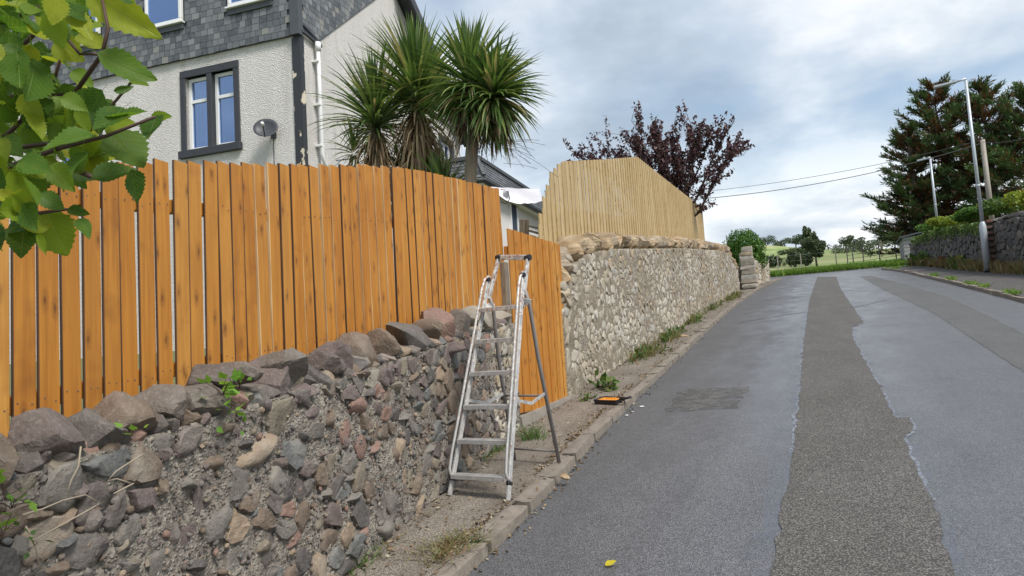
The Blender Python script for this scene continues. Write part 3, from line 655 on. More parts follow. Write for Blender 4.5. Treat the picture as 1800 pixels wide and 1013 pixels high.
# --- near wall of dark field stones
WA = empty('rubble_wall', (*wallA.xy(wallA.L/2), rz(3.5)), 'dark rubble stone wall with boulder coping under the orange fence', 'wall')
topA = lambda s: 1.06
endA = wallA.L
mortar_face(wallA, 0.0, endA, topA, PH, 0.0125, 0.0125, 0.02, 'lime_mortar', WA, 3, 0.42, d0=0.004)
featA = [(448, 795, 92, 60, .75, .25), (163, 917, 42, 50, .68, 0), (117, 911, 60, 36, .76, .1), (625, 715, 38, 56, .69, 0), (582, 735, 34, 44, .17, 0), (528, 766, 24, 38, .47, 0), (546, 720, 32, 38, .58, 0),
   (493, 817, 28, 36, .67, 0), (688, 804, 22, 38, .2, 0), (731, 857, 32, 46, .18, 0), (675, 840, 28, 24, .7, 0), (736, 887, 54, 36, .75, .3), (675, 930, 34, 34, .34, 0), (637, 933, 26, 34, .69, 0),
   (511, 946, 28, 36, .7, 0), (572, 867, 34, 36, .35, 0), (617, 872, 32, 22, .33, 0), (559, 915, 18, 44, .85, 0), (749, 794, 28, 28, .36, 0), (734, 715, 18, 24, .94, 0), (790, 740, 20, 22, .95, 0),
   (845, 800, 20, 18, .78, 0), (871, 790, 22, 32, .68, 0), (374, 811, 55, 48, .18, 0), (283, 800, 32, 27, .68, 0), (160, 816, 42, 34, .94, 0), (143, 866, 50, 34, .57, 0), (286, 850, 28, 54, .2, .1),
   (331, 850, 30, 32, .34, 0), (424, 785, 30, 30, .48, 0), (395, 755, 42, 32, .17, 0), (208, 960, 40, 44, .85, .4), (215, 995, 50, 34, .36, -.3), (110, 960, 56, 46, .95, .2), (62, 905, 50, 34, .18, 0), (28, 960, 46, 50, .35, 0),
   (470, 930, 24, 26, .67, 0), (455, 965, 26, 30, .86, 0), (300, 935, 40, 48, .16, .3), (345, 990, 44, 36, .47, 0), (90, 1000, 50, 40, .2, 0), (610, 840, 26, 22, .33, 0), (655, 790, 24, 30, .69, 0), (705, 735, 26, 24, .36, 0), (780, 690, 20, 26, .18, 0),
   (645, 690, 26, 24, .47, 0), (690, 680, 26, 30, .85, 0), (725, 660, 24, 26, .17, 0), (760, 650, 22, 26, .35, 0), (800, 660, 18, 26, .47, 0), (815, 720, 18, 24, .2, 0), (770, 770, 20, 22, .95, 0), (600, 780, 24, 26, .6, 0), (560, 800, 24, 24, .67, 0)]
avoidA = []; geos = []
for i, (px, py, pw, ph, a, tl) in enumerate(featA):
    h = wallA.hit(px, py)
    if h is None: continue
    s, z = h; c = wallA.pt(s, z); dep = proj(c)[2]; n = wallA.nor(s); vd = (c-CAMP); vd = vd/np.linalg.norm(vd)
    cosv = max(abs(vd[0]*n[0]+vd[1]*n[1]), 0.2)
    wd = pw/FPX*dep/cosv*0.95; hg = ph/FPX*dep
    wd = min(wd, hg*2.6)
    hh = z-SL*c[1]-PH
    avoidA.append((s, hh, wd*1.05, hg*1.05))
    Vv, Ff = boulder((wd, hg, 0.17), 400+i, 3, 12, 0.13); Vv = Vv @ rotm(0, tl, 0).T if False else Vv
    cs, sn = math.cos(tl), math.sin(tl); X = Vv[:, 0]*cs-Vv[:, 1]*sn; Z = Vv[:, 0]*sn+Vv[:, 1]*cs
    tn = wallA.tan(s); W = np.empty_like(Vv); W[:, :2] = c[:2]+np.outer(X, tn)+np.outer(Vv[:, 2]-0.036, n); W[:, 2] = z+Z+SL*X
    geos.append((W, Ff, a, 'dark_rubble'))
radA = lambda s, h: 0.105+0.035*nz((s, h, 9), 1.7)+(0.015 if h > 0.75 else 0)
P_, R_ = scatter(0.0, endA, topA, radA, 1.15, 14000, 5, avoidA)
rk = random.Random(31)
for i, (c, poly) in enumerate(cells(P_, topA, 0.0, endA, 1.15, 0.16)):
    if any(((c[0]-a[0])/(a[2]/2+0.02))**2+((c[1]-a[1])/(a[3]/2+0.02))**2 < 1 for a in avoidA): continue
    buried = nz((c[0], c[1], 2), 1.3)
    pr = rk.uniform(0.014, 0.036)-(0.014 if (buried > 0.0 and c[1] < 0.75) else 0.0)
    sand = c[0] > endA-0.75
    W, F = stone_geo(wallA, poly, 0.012, max(pr, 0.004), 1000+i, PH)
    geos.append((W, F, rk.random() if not sand else rk.choice((.1, .3, .4, .6, .75, .82)), 'sandstone' if sand else 'dark_rubble'))
place_stones(geos, 'dark_rubble', WA, 'stone', 'small_rubble', 300)
mb = MB(); q = np.random.RandomState(44)
for k in range(3200):
    s = q.uniform(0.6, endA); hh = q.uniform(0.0, 1.04); sz_ = 0.012+0.03*q.random_sample()**2.5; Vv, Ff = ico(1); Vv = (Vv*(1+q.normal(0, 0.16, (len(Vv), 1))))*np.array([sz_*q.uniform(.7, 1.5), sz_*q.uniform(.6, 1.1), sz_*0.7]) @ rotm(q.uniform(-.5, .5), q.uniform(-1, 1), q.uniform(-1, 1)).T*0.5
    o_ = wallA.xy(s); tn = wallA.tan(s); nr = wallA.nor(s); W = np.empty_like(Vv); W[:, :2] = o_+np.outer(Vv[:, 0], tn)+np.outer(Vv[:, 2]+0.012, nr); W[:, 2] = SL*W[:, 1]+PH+hh+Vv[:, 1]; mb.add(W, Ff, q.random_sample())
o = mb.build('pebbles', 'dark_rubble', WA, 60); o['kind'] = 'stuff'
copeA = [(20, 835, 60, 92, .93, 0), (66, 838, 66, 80, .86, -.1), (75, 780, 150, 110, .01, .2), (160, 765, 125, 90, .93, -.5), (205, 745, 125, 104, .17, -.1), (283, 722, 105, 80, .34, -.35), (332, 713, 120, 84, .33, -.45), (362, 668, 95, 50, .01, -.1),
   (430, 713, 50, 48, .93, .1), (413, 655, 56, 44, .33, .2), (467, 673, 74, 82, .58, -.5), (460, 702, 34, 44, .67, -.2), (490, 650, 92, 66, .34, -.25), (509, 688, 32, 36, .58, 0), (560, 645, 84, 48, .02, -.15), (546, 668, 54, 56, .48, -.4),
   (582, 628, 86, 50, .6, -.4), (628, 622, 76, 70, .17, -.35), (668, 608, 62, 56, .18, .1), (705, 620, 34, 40, .33, 0), (723, 598, 90, 58, .94, -.3), (749, 583, 46, 42, .2, 0), (769, 577, 64, 62, .7, -.2), (802, 573, 54, 56, .35, .1), (834, 565, 66, 50, .76, 0),
   (612, 655, 30, 40, .67, 0), (874, 557, 40, 30, .77, 0), (866, 585, 36, 30, .85, 0), (-40, 820, 110, 110, .17, .1), (-120, 850, 130, 110, .34, 0), (600, 665, 26, 26, .2, 0), (655, 655, 30, 26, .47, 0), (750, 620, 30, 26, .17, 0), (790, 615, 30, 24, .58, 0)]
for i, (px, py, pw, ph, a, tl) in enumerate(copeA):
    out = -0.10
    h = wallA.hit(px, py, out)
    if h is None: continue
    if h[1]-rz(wallA.xy(h[0])[1])-PH < 1.0: out = 0.0; h = wallA.hit(px, py, out)
    s, z = h; c = wallA.pt(s, z, out); dep = proj(c)[2]; n = wallA.nor(s); tn = wallA.tan(s)
    vd = c-CAMP; vd /= np.linalg.norm(vd); cosv = abs(vd[0]*n[0]+vd[1]*n[1])
    dp = 0.30; wpx = pw/FPX*dep; wd = max((wpx-0.30*math.sqrt(max(1-cosv**2, 0))*0.55)/max(cosv, 0.25), 0.12); wd = min(wd, 0.5); hg = ph/FPX*dep
    Vv, Ff = boulder((wd*1.1, hg*1.12, dp), 700+i, 4 if px < 700 else 3, 13, 0.13)
    tl *= 0.6; cs, sn = math.cos(tl), math.sin(tl); X = Vv[:, 0]*cs-Vv[:, 1]*sn; Z = Vv[:, 0]*sn+Vv[:, 1]*cs
    W = np.empty_like(Vv); W[:, :2] = np.outer(X, tn)+np.outer(Vv[:, 2], n); W[:, 2] = Z
    b = MB(); b.add(W, Ff, a); o = b.build('cope_stone', 'sandstone' if px > 820 else 'dark_cope', WA, 30); o.location = c
mb = MB()                                    # bedding under the coping
for s in np.arange(0.05, endA, 0.06):
    c = wallA.pt(s, 0, -0.17); Vv, Ff = boulder((0.14, 0.14, 0.4), int(s*1000), 2, 8); Vv = Vv[:, [0, 2, 1]]
    tn = wallA.tan(s); n = wallA.nor(s); W = np.empty_like(Vv); W[:, :2] = c[:2]+np.outer(Vv[:, 0], tn)+np.outer(Vv[:, 1], n); W[:, 2] = rz(c[1])+PH+1.08+0.035*nz((s, 0, 0), 6)+Vv[:, 2]; mb.add(W, Ff, R.random())
o = mb.build('bedding_stones', 'dark_rubble', WA, 35); o['kind'] = 'stuff'

# --- long sandstone wall further up
WB = empty('sandstone_wall', (*wallB.xy(wallB.L/2), rz(19)), 'long weathered sandstone rubble wall below the pale unpainted fence', 'wall')
_tb = [(8.4, 0.9), (8.62, 1.18), (8.8, 1.45), (9.1, 1.6), (9.8, 1.74), (11, 1.8), (18, 1.78), (25, 1.68), (27.3, 1.55), (28.6, 1.1), (29.7, 0.85)]
tbB = lambda y: float(np.interp(y, [q[0] for q in _tb], [q[1] for q in _tb]))
topB = lambda s: tbB(float(np.interp(s, wallB.S, wallB.P[:, 1])))
mortar_face(wallB, 0.0, wallB.L, topB, PH, 0.04, 0.035, 0.02, 'sand_mortar', WB, 8, 0.45, d0=0.0145)
radB = lambda s, h: 0.092+0.0035*s+0.035*nz((s, h, 5), 1.1)+(0.08 if s < 0.45 else 0)+(0.09 if rk2.random() < 0.14 else 0)
rk2 = random.Random(91)
P_, R_ = scatter(0.0, wallB.L, topB, radB, 1.3, 24000, 15); geos = []
for i, (c, poly) in enumerate(cells(P_, topB, 0.0, wallB.L, 1.3, 0.3)):
    W, F = stone_geo(wallB, poly, 0.011, rk.uniform(0.010, 0.028), 5000+i, PH, 0.12)
    white = nz((c[0]*0.5, c[1]*1.1, 7), 1.0) > 0.0 and c[1] < 1.5
    geos.append((W, F, rk.choice((.42, .85, .88, .5, .25, .82, .86)) if white and rk.random() < 0.65 else rk.random(), None))
place_stones(geos, 'sandstone', WB, 'stone', 'small_rubble', 300)
s = 0.12; k = 0
while s < wallB.L-0.1:
    y = float(np.interp(s, wallB.S, wallB.P[:, 1])); big = s < 1.6
    th = R.uniform(0.24, 0.34) if s < 1.0 else (R.uniform(0.16, 0.3) if big else R.uniform(0.09, 0.24)); hg = R.uniform(0.30, 0.38) if big else R.uniform(0.22, 0.38)
    c = wallB.pt(s, rz(y)+PH+topB(s)+hg*0.36, -0.2); n = wallB.nor(s); tn = wallB.tan(s)
    Vv, Ff = boulder((th*1.3, hg, 0.56), 3000+k, 3, 16, 0.16)
    sl = (topB(min(s+0.25, wallB.L))-topB(max(s-0.25, 0)))/0.5; an = math.atan(sl)*0.8+0.22+R.gauss(0, 0.1); cs, sn = math.cos(an), math.sin(an)
    X = Vv[:, 0]*cs-Vv[:, 1]*sn; Z = Vv[:, 0]*sn+Vv[:, 1]*cs
    W = np.empty_like(Vv); W[:, :2] = np.outer(X, tn)+np.outer(Vv[:, 2], n); W[:, 2] = Z+SL*X
    b = MB(); b.add(W, Ff, R.random()); o = b.build('cope_stone', 'cope_sand', WB, 32); o.location = c
    s += th*(0.95 if not big else 0.8*math.cos(math.atan(min(sl, 1.2)))); k += 1

# --- dark wall on the right
WR = empty('whinstone_wall', (*wallR.xy(wallR.L/2), rz(31)), 'dark stone wall topped with ivy along the right pavement', 'wall')
def topRf(s):
    y = float(np.interp(s, wallR.S, wallR.P[:, 1])); return float(np.interp(y, [18, 27, 29.2, 29.6, 33, 38, 42, 43], [1.9, 1.72, 1.62, 1.42, 1.45, 1.36, 1.1, 0.9]))
wallRr = Path(wallR.P[::6].tolist()+[wallR.P[-1].tolist()])
class Rev:                                    # same line, facing the road on its left
    def __init__(s, p): s.p = p; s.L = p.L; s.S = p.S; s.P = p.P
    def xy(s, a): return s.p.xy(a)
    def tan(s, a): return s.p.tan(a)
    def nor(s, a): return -s.p.nor(a)
wr = Rev(wallR)
mortar_face(wr, 0.0, wallR.L, topRf, 0.09, 0.12, 0.08, 0.03, 'dark_mortar', WR, 12, 0.4)
P_, R_ = scatter(0.0, wallR.L, topRf, lambda s, h: 0.21, 1.5, 6000, 25); geos = []
for i, (c, poly) in enumerate(cells(P_, topRf, 0.0, wallR.L, 1.5, 0.4)):
    W, F = stone_geo(wr, poly, 0.012, rk.uniform(0.03, 0.07), 9000+i, 0.09); geos.append((W, [f[::-1] for f in F], rk.random(), None))
place_stones(geos, 'whinstone', WR, 'stone', 'small_rubble', 300)
s = 0.1; k = 0
while s < wallR.L:
    L = R.uniform(0.35, 0.7); c = wallR.pt(s+L/2, 0, 0.2); c[2] = rz(c[1])+0.09+topRf(s+L/2)+0.06; Vv, Ff = boulder((L, 0.26, 0.55), 6000+k, 2, 8, 0.1)
    tn = wallR.tan(s); n = wallR.nor(s); W = np.empty_like(Vv); W[:, :2] = np.outer(Vv[:, 0], tn)+np.outer(Vv[:, 2], n); W[:, 2] = Vv[:, 1]+SL*Vv[:, 0]
    b = MB(); b.add(W, Ff, R.random()); o = b.build('cope_stone', 'whinstone', WR, 32); o.location = c; s += L*0.97; k += 1
# brick pier let into it
pier = empty('brick_pier', (5.2, 29.35, rz(29.35)), 'weathered red brick pier in the dark wall behind the taller lamp post', 'pier')
sp = wallR.s_of_y(29.35); tn = wallR.tan(sp); n = -wallR.nor(sp); ang = math.atan2(-tn[0], tn[1])
bk, bf = chbox(0.11, 0.09, 0.045, 0.008); bme = bpy.data.meshes.new('brick'); bme.from_pydata(bk, [], bf); bme.materials.append(MATS['red_brick'])
at_ = bme.attributes.new('rnd', 'FLOAT', 'POINT'); at_.data.foreach_set('value', [0.2]*len(bk))
bme2 = bme.copy(); bme2.attributes['rnd'].data.foreach_set('value', [0.6]*len(bk)); bme3 = bme.copy(); bme3.attributes['rnd'].data.foreach_set('value', [0.9]*len(bk))
mb = MB(); c = wallR.pt(sp, rz(29.35)+0.09+0.84, 0.05); mb.box(c, (0.5, 0.72, 1.7), np.array(Matrix.Rotation(ang, 3, 'Z'))); mb.build('core', 'dark_mortar', pier)
for row in range(17):
    for j in range(-1, 3):
        off = (j-0.5+(0.5 if row % 2 else 0))*0.245
        if abs(off) > 0.38: continue
        o = bpy.data.objects.new('brick', R.choice((bme, bme2, bme3))); C.objects.link(o); o.parent = pier; o.matrix_parent_inverse = Matrix.Translation(-Vector(pier.location))
        q = wallR.xy(sp)+tn*off+n*(0.14+R.uniform(0, 0.015)); o.location = (q[0], q[1], rz(29.35)+0.14+row*0.1); o.rotation_euler = (0, 0, ang+PI/2)

# ------------------------------------------------------------------ timber fences
def board(par, x, y, z0, z1, wd, th, ang, m, edge=None, slope=0.0, lean=0.0, name='board'):
    """upright plank: local x along the fence, y outwards, z up; top may be cut on a slope"""
    h = z1-z0; c = 0.003; hw = wd/2; ht = th/2
    V = []; F = []; mi = []
    ring = [(-hw+c, -ht), (hw-c, -ht), (hw, -ht+c), (hw, ht-c), (hw-c, ht), (-hw+c, ht), (-hw, ht-c), (-hw, -ht+c)]
    for z in (0, 1):
        for (a, b) in ring: V.append((a, b, 0 if z == 0 else h+slope*a))
    for i in range(8):
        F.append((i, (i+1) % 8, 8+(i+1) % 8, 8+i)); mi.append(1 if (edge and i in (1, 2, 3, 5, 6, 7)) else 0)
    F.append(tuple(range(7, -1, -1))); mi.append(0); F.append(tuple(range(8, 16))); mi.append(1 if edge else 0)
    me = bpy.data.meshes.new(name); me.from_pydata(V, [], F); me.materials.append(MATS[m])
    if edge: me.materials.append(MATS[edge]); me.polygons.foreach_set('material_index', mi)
    o = bpy.data.objects.new(name, me); C.objects.link(o); o.parent = par; o.matrix_parent_inverse = Matrix.Translation(-Vector(par.location))
    o.location = (x, y, z0); o.rotation_euler = (lean*0.5, lean, ang); return o
fenceP = Path([(-2.58, 0.5), (-2.74, 1.77), (-2.87, 2.4), (-2.97, 3.2), (-3.04, 4.1), (-3.06, 5.3), (-3.06, 7.05)])
FA = empty('orange_fence', (*fenceP.xy(fenceP.L/2), rz(3.5)+1.1), 'tall orange stained board fence standing on the dark rubble wall', 'fence')
tops = [fenceP.hit(*q) for q in ((130, 300), (210, 291), (275, 285), (400, 287), (500, 290), (600, 292), (660, 293), (712, 297), (760, 305), (820, 319), (872, 332))]
tops = [q for q in tops if q]; ts = [q[0] for q in tops]; tzz = [q[1] for q in tops]
def ftop(s):
    if s < ts[0]: return tzz[0]-0.16*(ts[0]-s)
    if s > ts[-1]: return tzz[-1]+0.09*(s-ts[-1])
    return float(np.interp(s, ts, tzz))
s = 0.08; i = 0; nails = MB()
while s < fenceP.L:
    q = fenceP.xy(s); d = fenceP.tan(s); n = fenceP.nor(s); far = s > fenceP.s_of_y(5.2)
    nearb = q[1] < 3.3; wd = (0.099 if nearb else 0.1)+R.gauss(0, 0.001); jig = R.gauss(0, 0.003)
    board(FA, q[0]+n[0]*jig, q[1]+n[1]*jig, rz(q[1])+0.98, ftop(s)+R.gauss(0, 0.005), wd, 0.013 if nearb else 0.02, math.atan2(d[1], d[0])+R.gauss(0, 0.006), 'orange_wood', 'stained_shaded_edge' if nearb or R.random() < 0.35 else 'cut_edge', 0.14 if far else R.gauss(0, 0.01), R.gauss(0, 0.004))
    for hh in (1.32, 2.12):
        for e_ in (-0.026, 0.026):
            p_ = np.array([q[0], q[1], rz(q[1])+hh+R.gauss(0, 0.008)])+np.append(d*(e_+R.gauss(0, 0.004)), 0)+np.append(n*(jig+(0.0065 if nearb else 0.010)), 0); nn3 = np.append(n, 0); nails.tube([p_-nn3*0.003, p_+nn3*0.0015], 0.0035, 6)
    s += wd+(R.uniform(0.0115, 0.0145) if nearb else R.uniform(0.011, 0.015)); i += 1
o = nails.build('nail_heads', 'rusty_steel', FA); o['kind'] = 'stuff'
for hh in (1.32, 2.12):
    mb = MB(); S_ = np.linspace(0.0, fenceP.L, 24)
    for a, b in zip(S_[:-1], S_[1:]):
        p = fenceP.pt(a, 0, -0.03); q = fenceP.pt(b, 0, -0.03); p[2] = rz(p[1])+hh; q[2] = rz(q[1])+hh; mb.bar(p, q, 0.035, 0.07)
    mb.build('rail', 'orange_wood', FA)
for sy in (1.3, 3.1, 4.9, 6.95):
    p = fenceP.pt(fenceP.s_of_y(sy), rz(sy)+0.3, -0.09); mb = MB(); mb.bar(p, (p[0], p[1], ftop(fenceP.s_of_y(sy))-0.15), 0.075); mb.build('post', 'old_wood', FA)

# gate in the gap between the walls
GX = -2.985
g0 = onp(885, 400, (GX, 0, 0), (1, 0, 0)); g1 = onp(980, 430, (GX, 0, 0), (1, 0, 0)); b0 = onp(912, 727, (GX, 0, 0), (1, 0, 0)); b1 = onp(1001, 705, (GX, 0, 0), (1, 0, 0))
GA = empty('garden_gate', (GX, (b0[1]+b1[1])/2, b0[2]), 'orange stained boarded gate behind the step ladder', 'gate')
n = 15; wdt = (b1[1]-b0[1])/n
for i in range(n):
    f = (i+0.5)/n; y = b0[1]+(b1[1]-b0[1])*f; z0 = b0[2]+(b1[2]-b0[2])*f; z1 = g0[2]+(g1[2]-g0[2])*f
    board(GA, GX+(0.012 if i % 2 else 0.0), y, z0, z1, wdt*(1.12 if i % 2 == 0 else 0.80), 0.02, PI/2+R.gauss(0, 0.01), 'orange_wood', None, 0.0, 0.0)
mb = MB()
for f in (0.12, 0.5, 0.88):
    z = b0[2]+(g0[2]-b0[2])*f; mb.bar((GX-0.04, b0[1], z), (GX-0.04, b1[1], z), 0.04, 0.1)
mb.build('ledge', 'orange_wood', GA)
mb = MB(); mb.bar((GX-0.05, b0[1]-0.06, b0[2]-0.05), (GX-0.05, b0[1]-0.06, g0[2]-0.35), 0.09); tag(mb.build('gate_post', 'old_wood'), 'dark weathered post between the orange fence and the gate', 'post')
mb = MB(); y0, y1 = b0[1]-0.1, b1[1]+0.02      # concrete sill below the gate, its top nearly level
V = [(GX-0.3, y0, rz(y0)), (GX+0.1, y0, rz(y0)), (GX+0.07, y0, b0[2]-0.03), (GX-0.3, y0, b0[2]-0.03), (GX-0.3, y1, rz(y1)), (GX+0.1, y1, rz(y1)), (GX+0.07, y1, max(b1[2]-0.025, rz(y1)+0.09)), (GX-0.3, y1, max(b1[2]-0.025, rz(y1)+0.09))]
mb.add(V, [(0, 1, 2, 3), (7, 6, 5, 4), (1, 5, 6, 2), (3, 2, 6, 7), (0, 3, 7, 4)])
tag(mb.build('gate_sill', 'concrete'), 'worn concrete sill under the orange gate', 'sill', kind='thing')

# pale new fence on the sandstone wall
FX = -3.36
FB = empty('pale_fence', (FX, 15, rz(15)+1.6), 'new unpainted pale timber fence rising behind the sandstone wall', 'fence')
prof = [onp(*q, (FX, 0, 0), (1, 0, 0)) for q in ((944, 402), (948, 384), (955, 352), (962, 328), (970, 303), (984, 290), (989, 284), (1055, 281), (1118, 276), (1180, 325), (1232, 365))]
py_ = [q[1] for q in prof]; pz_ = [q[2] for q in prof]
fbi = 0; y = py_[0]; yend = onp(1236, 400, (FX, 0, 0), (1, 0, 0))[1]
while y < yend:
    wd = 0.095+R.gauss(0, 0.002); yc = y+wd/2; zt = float(np.interp(yc, py_, pz_)); sl = (float(np.interp(yc+0.04, py_, pz_))-float(np.interp(yc-0.04, py_, pz_)))/0.08
    fbi = 1-fbi; board(FB, FX+0.0215*fbi+R.gauss(0, 0.0005), yc, rz(yc)+1.0, zt+(R.gauss(0, 0.02) if yc < py_[5] else 0), wd, 0.02, PI/2, 'pale_wood', None, min(max(sl, -1.5), 1.0) if yc > py_[6] else 0.0, 0.0)
    y += wd*0.96
for hh in (1.5, 2.3):
    mb = MB(); mb.bar((FX-0.05, py_[2], rz(py_[2])+hh-0.3), (FX-0.05, yend, rz(yend)+hh), 0.04, 0.08); mb.build('rail', 'pale_wood', FB)
# board seen beyond the step in the fence top
p = at(972, 300, 10.6); mb = MB()

# ------------------------------------------------------------------ step ladder
LD = empty('step_ladder', (-2.4, 4.9, rz(4.9)+PH), 'paint splashed aluminium step ladder standing on the narrow pavement', 'ladder')
fl = gnd(787, 872, PH+0.004); fr = gnd(890, 882, PH+0.004); br = gnd(983, 814, PH+0.004); bl = br+(fl-fr)*0.86+np.array([0, 0.02, 0]); bl[2] = rz(bl[1])+PH+0.004
tl6 = at(847, 540, fl[1]+0.40); tr6 = at(913, 540, fr[1]+0.40)
def fz(side, z):                      # point on the front stile at height z
    a, b = (fl, tl6) if side < 0 else (fr, tr6); k = (z-a[2])/(b[2]-a[2]); return a+(b-a)*k
lat = (tr6-tl6); lat[2] = 0; lat /= np.linalg.norm(lat); fwd = np.array([-lat[1], lat[0], 0.0])
zt6 = (tl6[2]+tr6[2])/2; zf = (fl[2]+fr[2])/2
for sd in (-1, 1):
    f0 = fl if sd < 0 else fr
    mb = MB(); p0 = fz(sd, f0[2]); p1 = fz(sd, zt6+0.26)
    mb.bar(p0+fwd*0.02, p1+fwd*0.02, 0.018, 0.036, up=fwd); o = mb.build('stile', 'aluminium', LD)
    mb = MB(); a = fz(sd, f0[2]+0.03); mb.bar(fz(sd, f0[2]+0.10)+fwd*0.02, fz(sd, f0[2]+0.125)+fwd*0.02, 0.026, 0.046, up=fwd); mb.build('foot_clamp', 'black_plastic', o)
    # outer front tube with turned-in ends
    mb = MB(); zz = [0.13, 0.15, 0.19, 0.3, 0.6, 0.9, 1.15, (zt6-zf)+0.16, (zt6-zf)+0.225, (zt6-zf)+0.245]; oo = [0.02, -0.012, -0.032, -0.038, -0.034, -0.034, -0.034, -0.034, -0.02, 0.012]
    mb.tube([fz(sd, f0[2]+z)+fwd*o_+lat*sd*0.004 for z, o_ in zip(zz, oo)], 0.0105, 8); mb.build('front_tube', 'aluminium', LD, True)
    # upright of the hand hoop
    hb = fz(sd, zt6+0.2)+fwd*0.02; ht = at(877 if sd < 0 else 928, 453, hb[1]+0.10)
    mb = MB(); mb.bar(hb-np.array([0, 0, 0.12]), ht, 0.018, 0.034, up=fwd); o = mb.build('hoop_upright', 'aluminium', LD)
    mb = MB(); mb.tube([ht-lat*0.022, ht+lat*0.022], 0.024, 10); mb.build('hoop_joint', 'black_plastic', o)
    mb = MB(); mb.tube([hb+np.array([0, 0, 0.03])-lat*0.02, hb+np.array([0, 0, 0.03])+lat*0.02], 0.018, 10); mb.build('pivot', 'black_plastic', o)
    if sd < 0: htl = ht
    else: htr = ht
    # rear leg
    f1 = bl if sd < 0 else br; hp_ = fz(sd, zt6+0.12)+fwd*0.05
    mb = MB(); pts = [hp_, hp_+np.array([0, 0, -0.12])+fwd*0.05, hp_*0.62+f1*0.38, f1]; mb.tube(pts, 0.0155, 8); mb.build('rear_leg', 'leg_metal', LD, True)
    mb = MB(); q = fz(sd, zt6+0.03); mb.bar(q+fwd*0.03, hp_+fwd*0.07+np.array([0, 0, -0.1]), 0.012, 0.05, up=fwd); mb.build('bracket', 'aluminium', LD)
    if sd < 0: hl = hp_
    else: hr = hp_
mb = MB(); mb.bar(htl, htr, 0.03, 0.04, up=(0, 0, 1)); mb.build('top_bar', 'aluminium', LD)
for i in range(6):
    z = zf+0.15+(zt6-zf-0.15)*i/5
    a = fz(-1, z); b = fz(1, z); dpt = 0.115 if i == 5 else 0.085
    c = (a+b)/2+fwd*0.02; w_ = np.linalg.norm(b-a)-0.02; x = (b-a)/np.linalg.norm(b-a); M = np.stack([x, fwd, np.array([0, 0, 1.0])], 1)
    mb = MB(); mb.box(c, (w_, dpt, 0.006), M, 0.001); mb.box(c-fwd*dpt/2+np.array([0, 0, -0.013]), (w_, 0.006, 0.03), M, 0.001); mb.box(c+fwd*dpt/2+np.array([0, 0, -0.01]), (w_, 0.005, 0.022), M, 0.001)
    for k in range(6): mb.box(c+fwd*(-dpt/2+0.012+k*(dpt-0.024)/5)+np.array([0, 0, 0.004]), (w_-0.01, 0.004, 0.003), M)
    mb.build('tread', 'aluminium', LD)
def rl(sd, k): h_, f_ = (hl, bl) if sd < 0 else (hr, br); return h_+(f_-h_)*k
for k in (0.60, 0.93): mb = MB(); mb.tube([rl(-1, k), rl(1, k)], 0.009, 8); mb.build('cross_bar', 'leg_metal', LD, True)
for sd in (-1, 1):
    mb = MB(); p = rl(sd, 0.585); q = fz(sd, p[2]-0.01)+fwd*0.03; mid = (p+q)/2+np.array([0, 0, -0.05]); mb.bar(p, mid, 0.006, 0.025); mb.bar(mid, q, 0.006, 0.025); mb.build('folding_stay', 'aluminium', LD)

# paint tray with brush
tp_ = gnd(1072, 709, PH); PT = empty('paint_tray', tp_, 'black paint scuttle of orange wood stain on the pavement by the kerb', 'paint tray')
ang = rad(-18); cs, sn = math.cos(ang), math.sin(ang)
def tl(x, y, z): return (tp_[0]+x*cs-y*sn, tp_[1]+x*sn+y*cs, tp_[2]+z+SL*(x*sn+y*cs))
mb = MB(); a, b, hh, wl = 0.15, 0.105, 0.055, 0.008
rg = lambda ex, z: [tl(-a*ex, -b*ex, z), tl(a*ex, -b*ex, z), tl(a*ex, b*ex, z), tl(-a*ex, b*ex, z)]
V = rg(0.88, 0.0)+rg(1.0, hh)+rg(0.94, hh)+rg(0.84, 0.012)
F = [(3, 2, 1, 0)]+[(k*4+i, k*4+(i+1) % 4, k*4+4+(i+1) % 4, k*4+4+i) for k in range(3) for i in range(4)]+[(12, 13, 14, 15)]
mb.add(V, F); mb.build('tray', 'black_plastic', PT)
mb = MB(); mb.add(rg(0.93, 0.043), [(0, 1, 2, 3)]); 
for _ in range(9): x, y = R.uniform(-.11, .11), R.uniform(-.07, .07); mb.box(tl(x, y, 0.045), (0.05, 0.03, 0.012), ch=0.004)
mb.build('stain', 'orange_stain', PT)
mb = MB(); mb.tube([tl(0.13, 0, 0.05), tl(0.2, 0.01, 0.055), tl(0.27, 0.02, 0.075)], [0.012, 0.013, 0.017], 8); mb.bar(tl(0.19, 0.0, 0.045), tl(0.2, 0.0, 0.0), 0.012); mb.build('handle', 'black_plastic', PT, True)

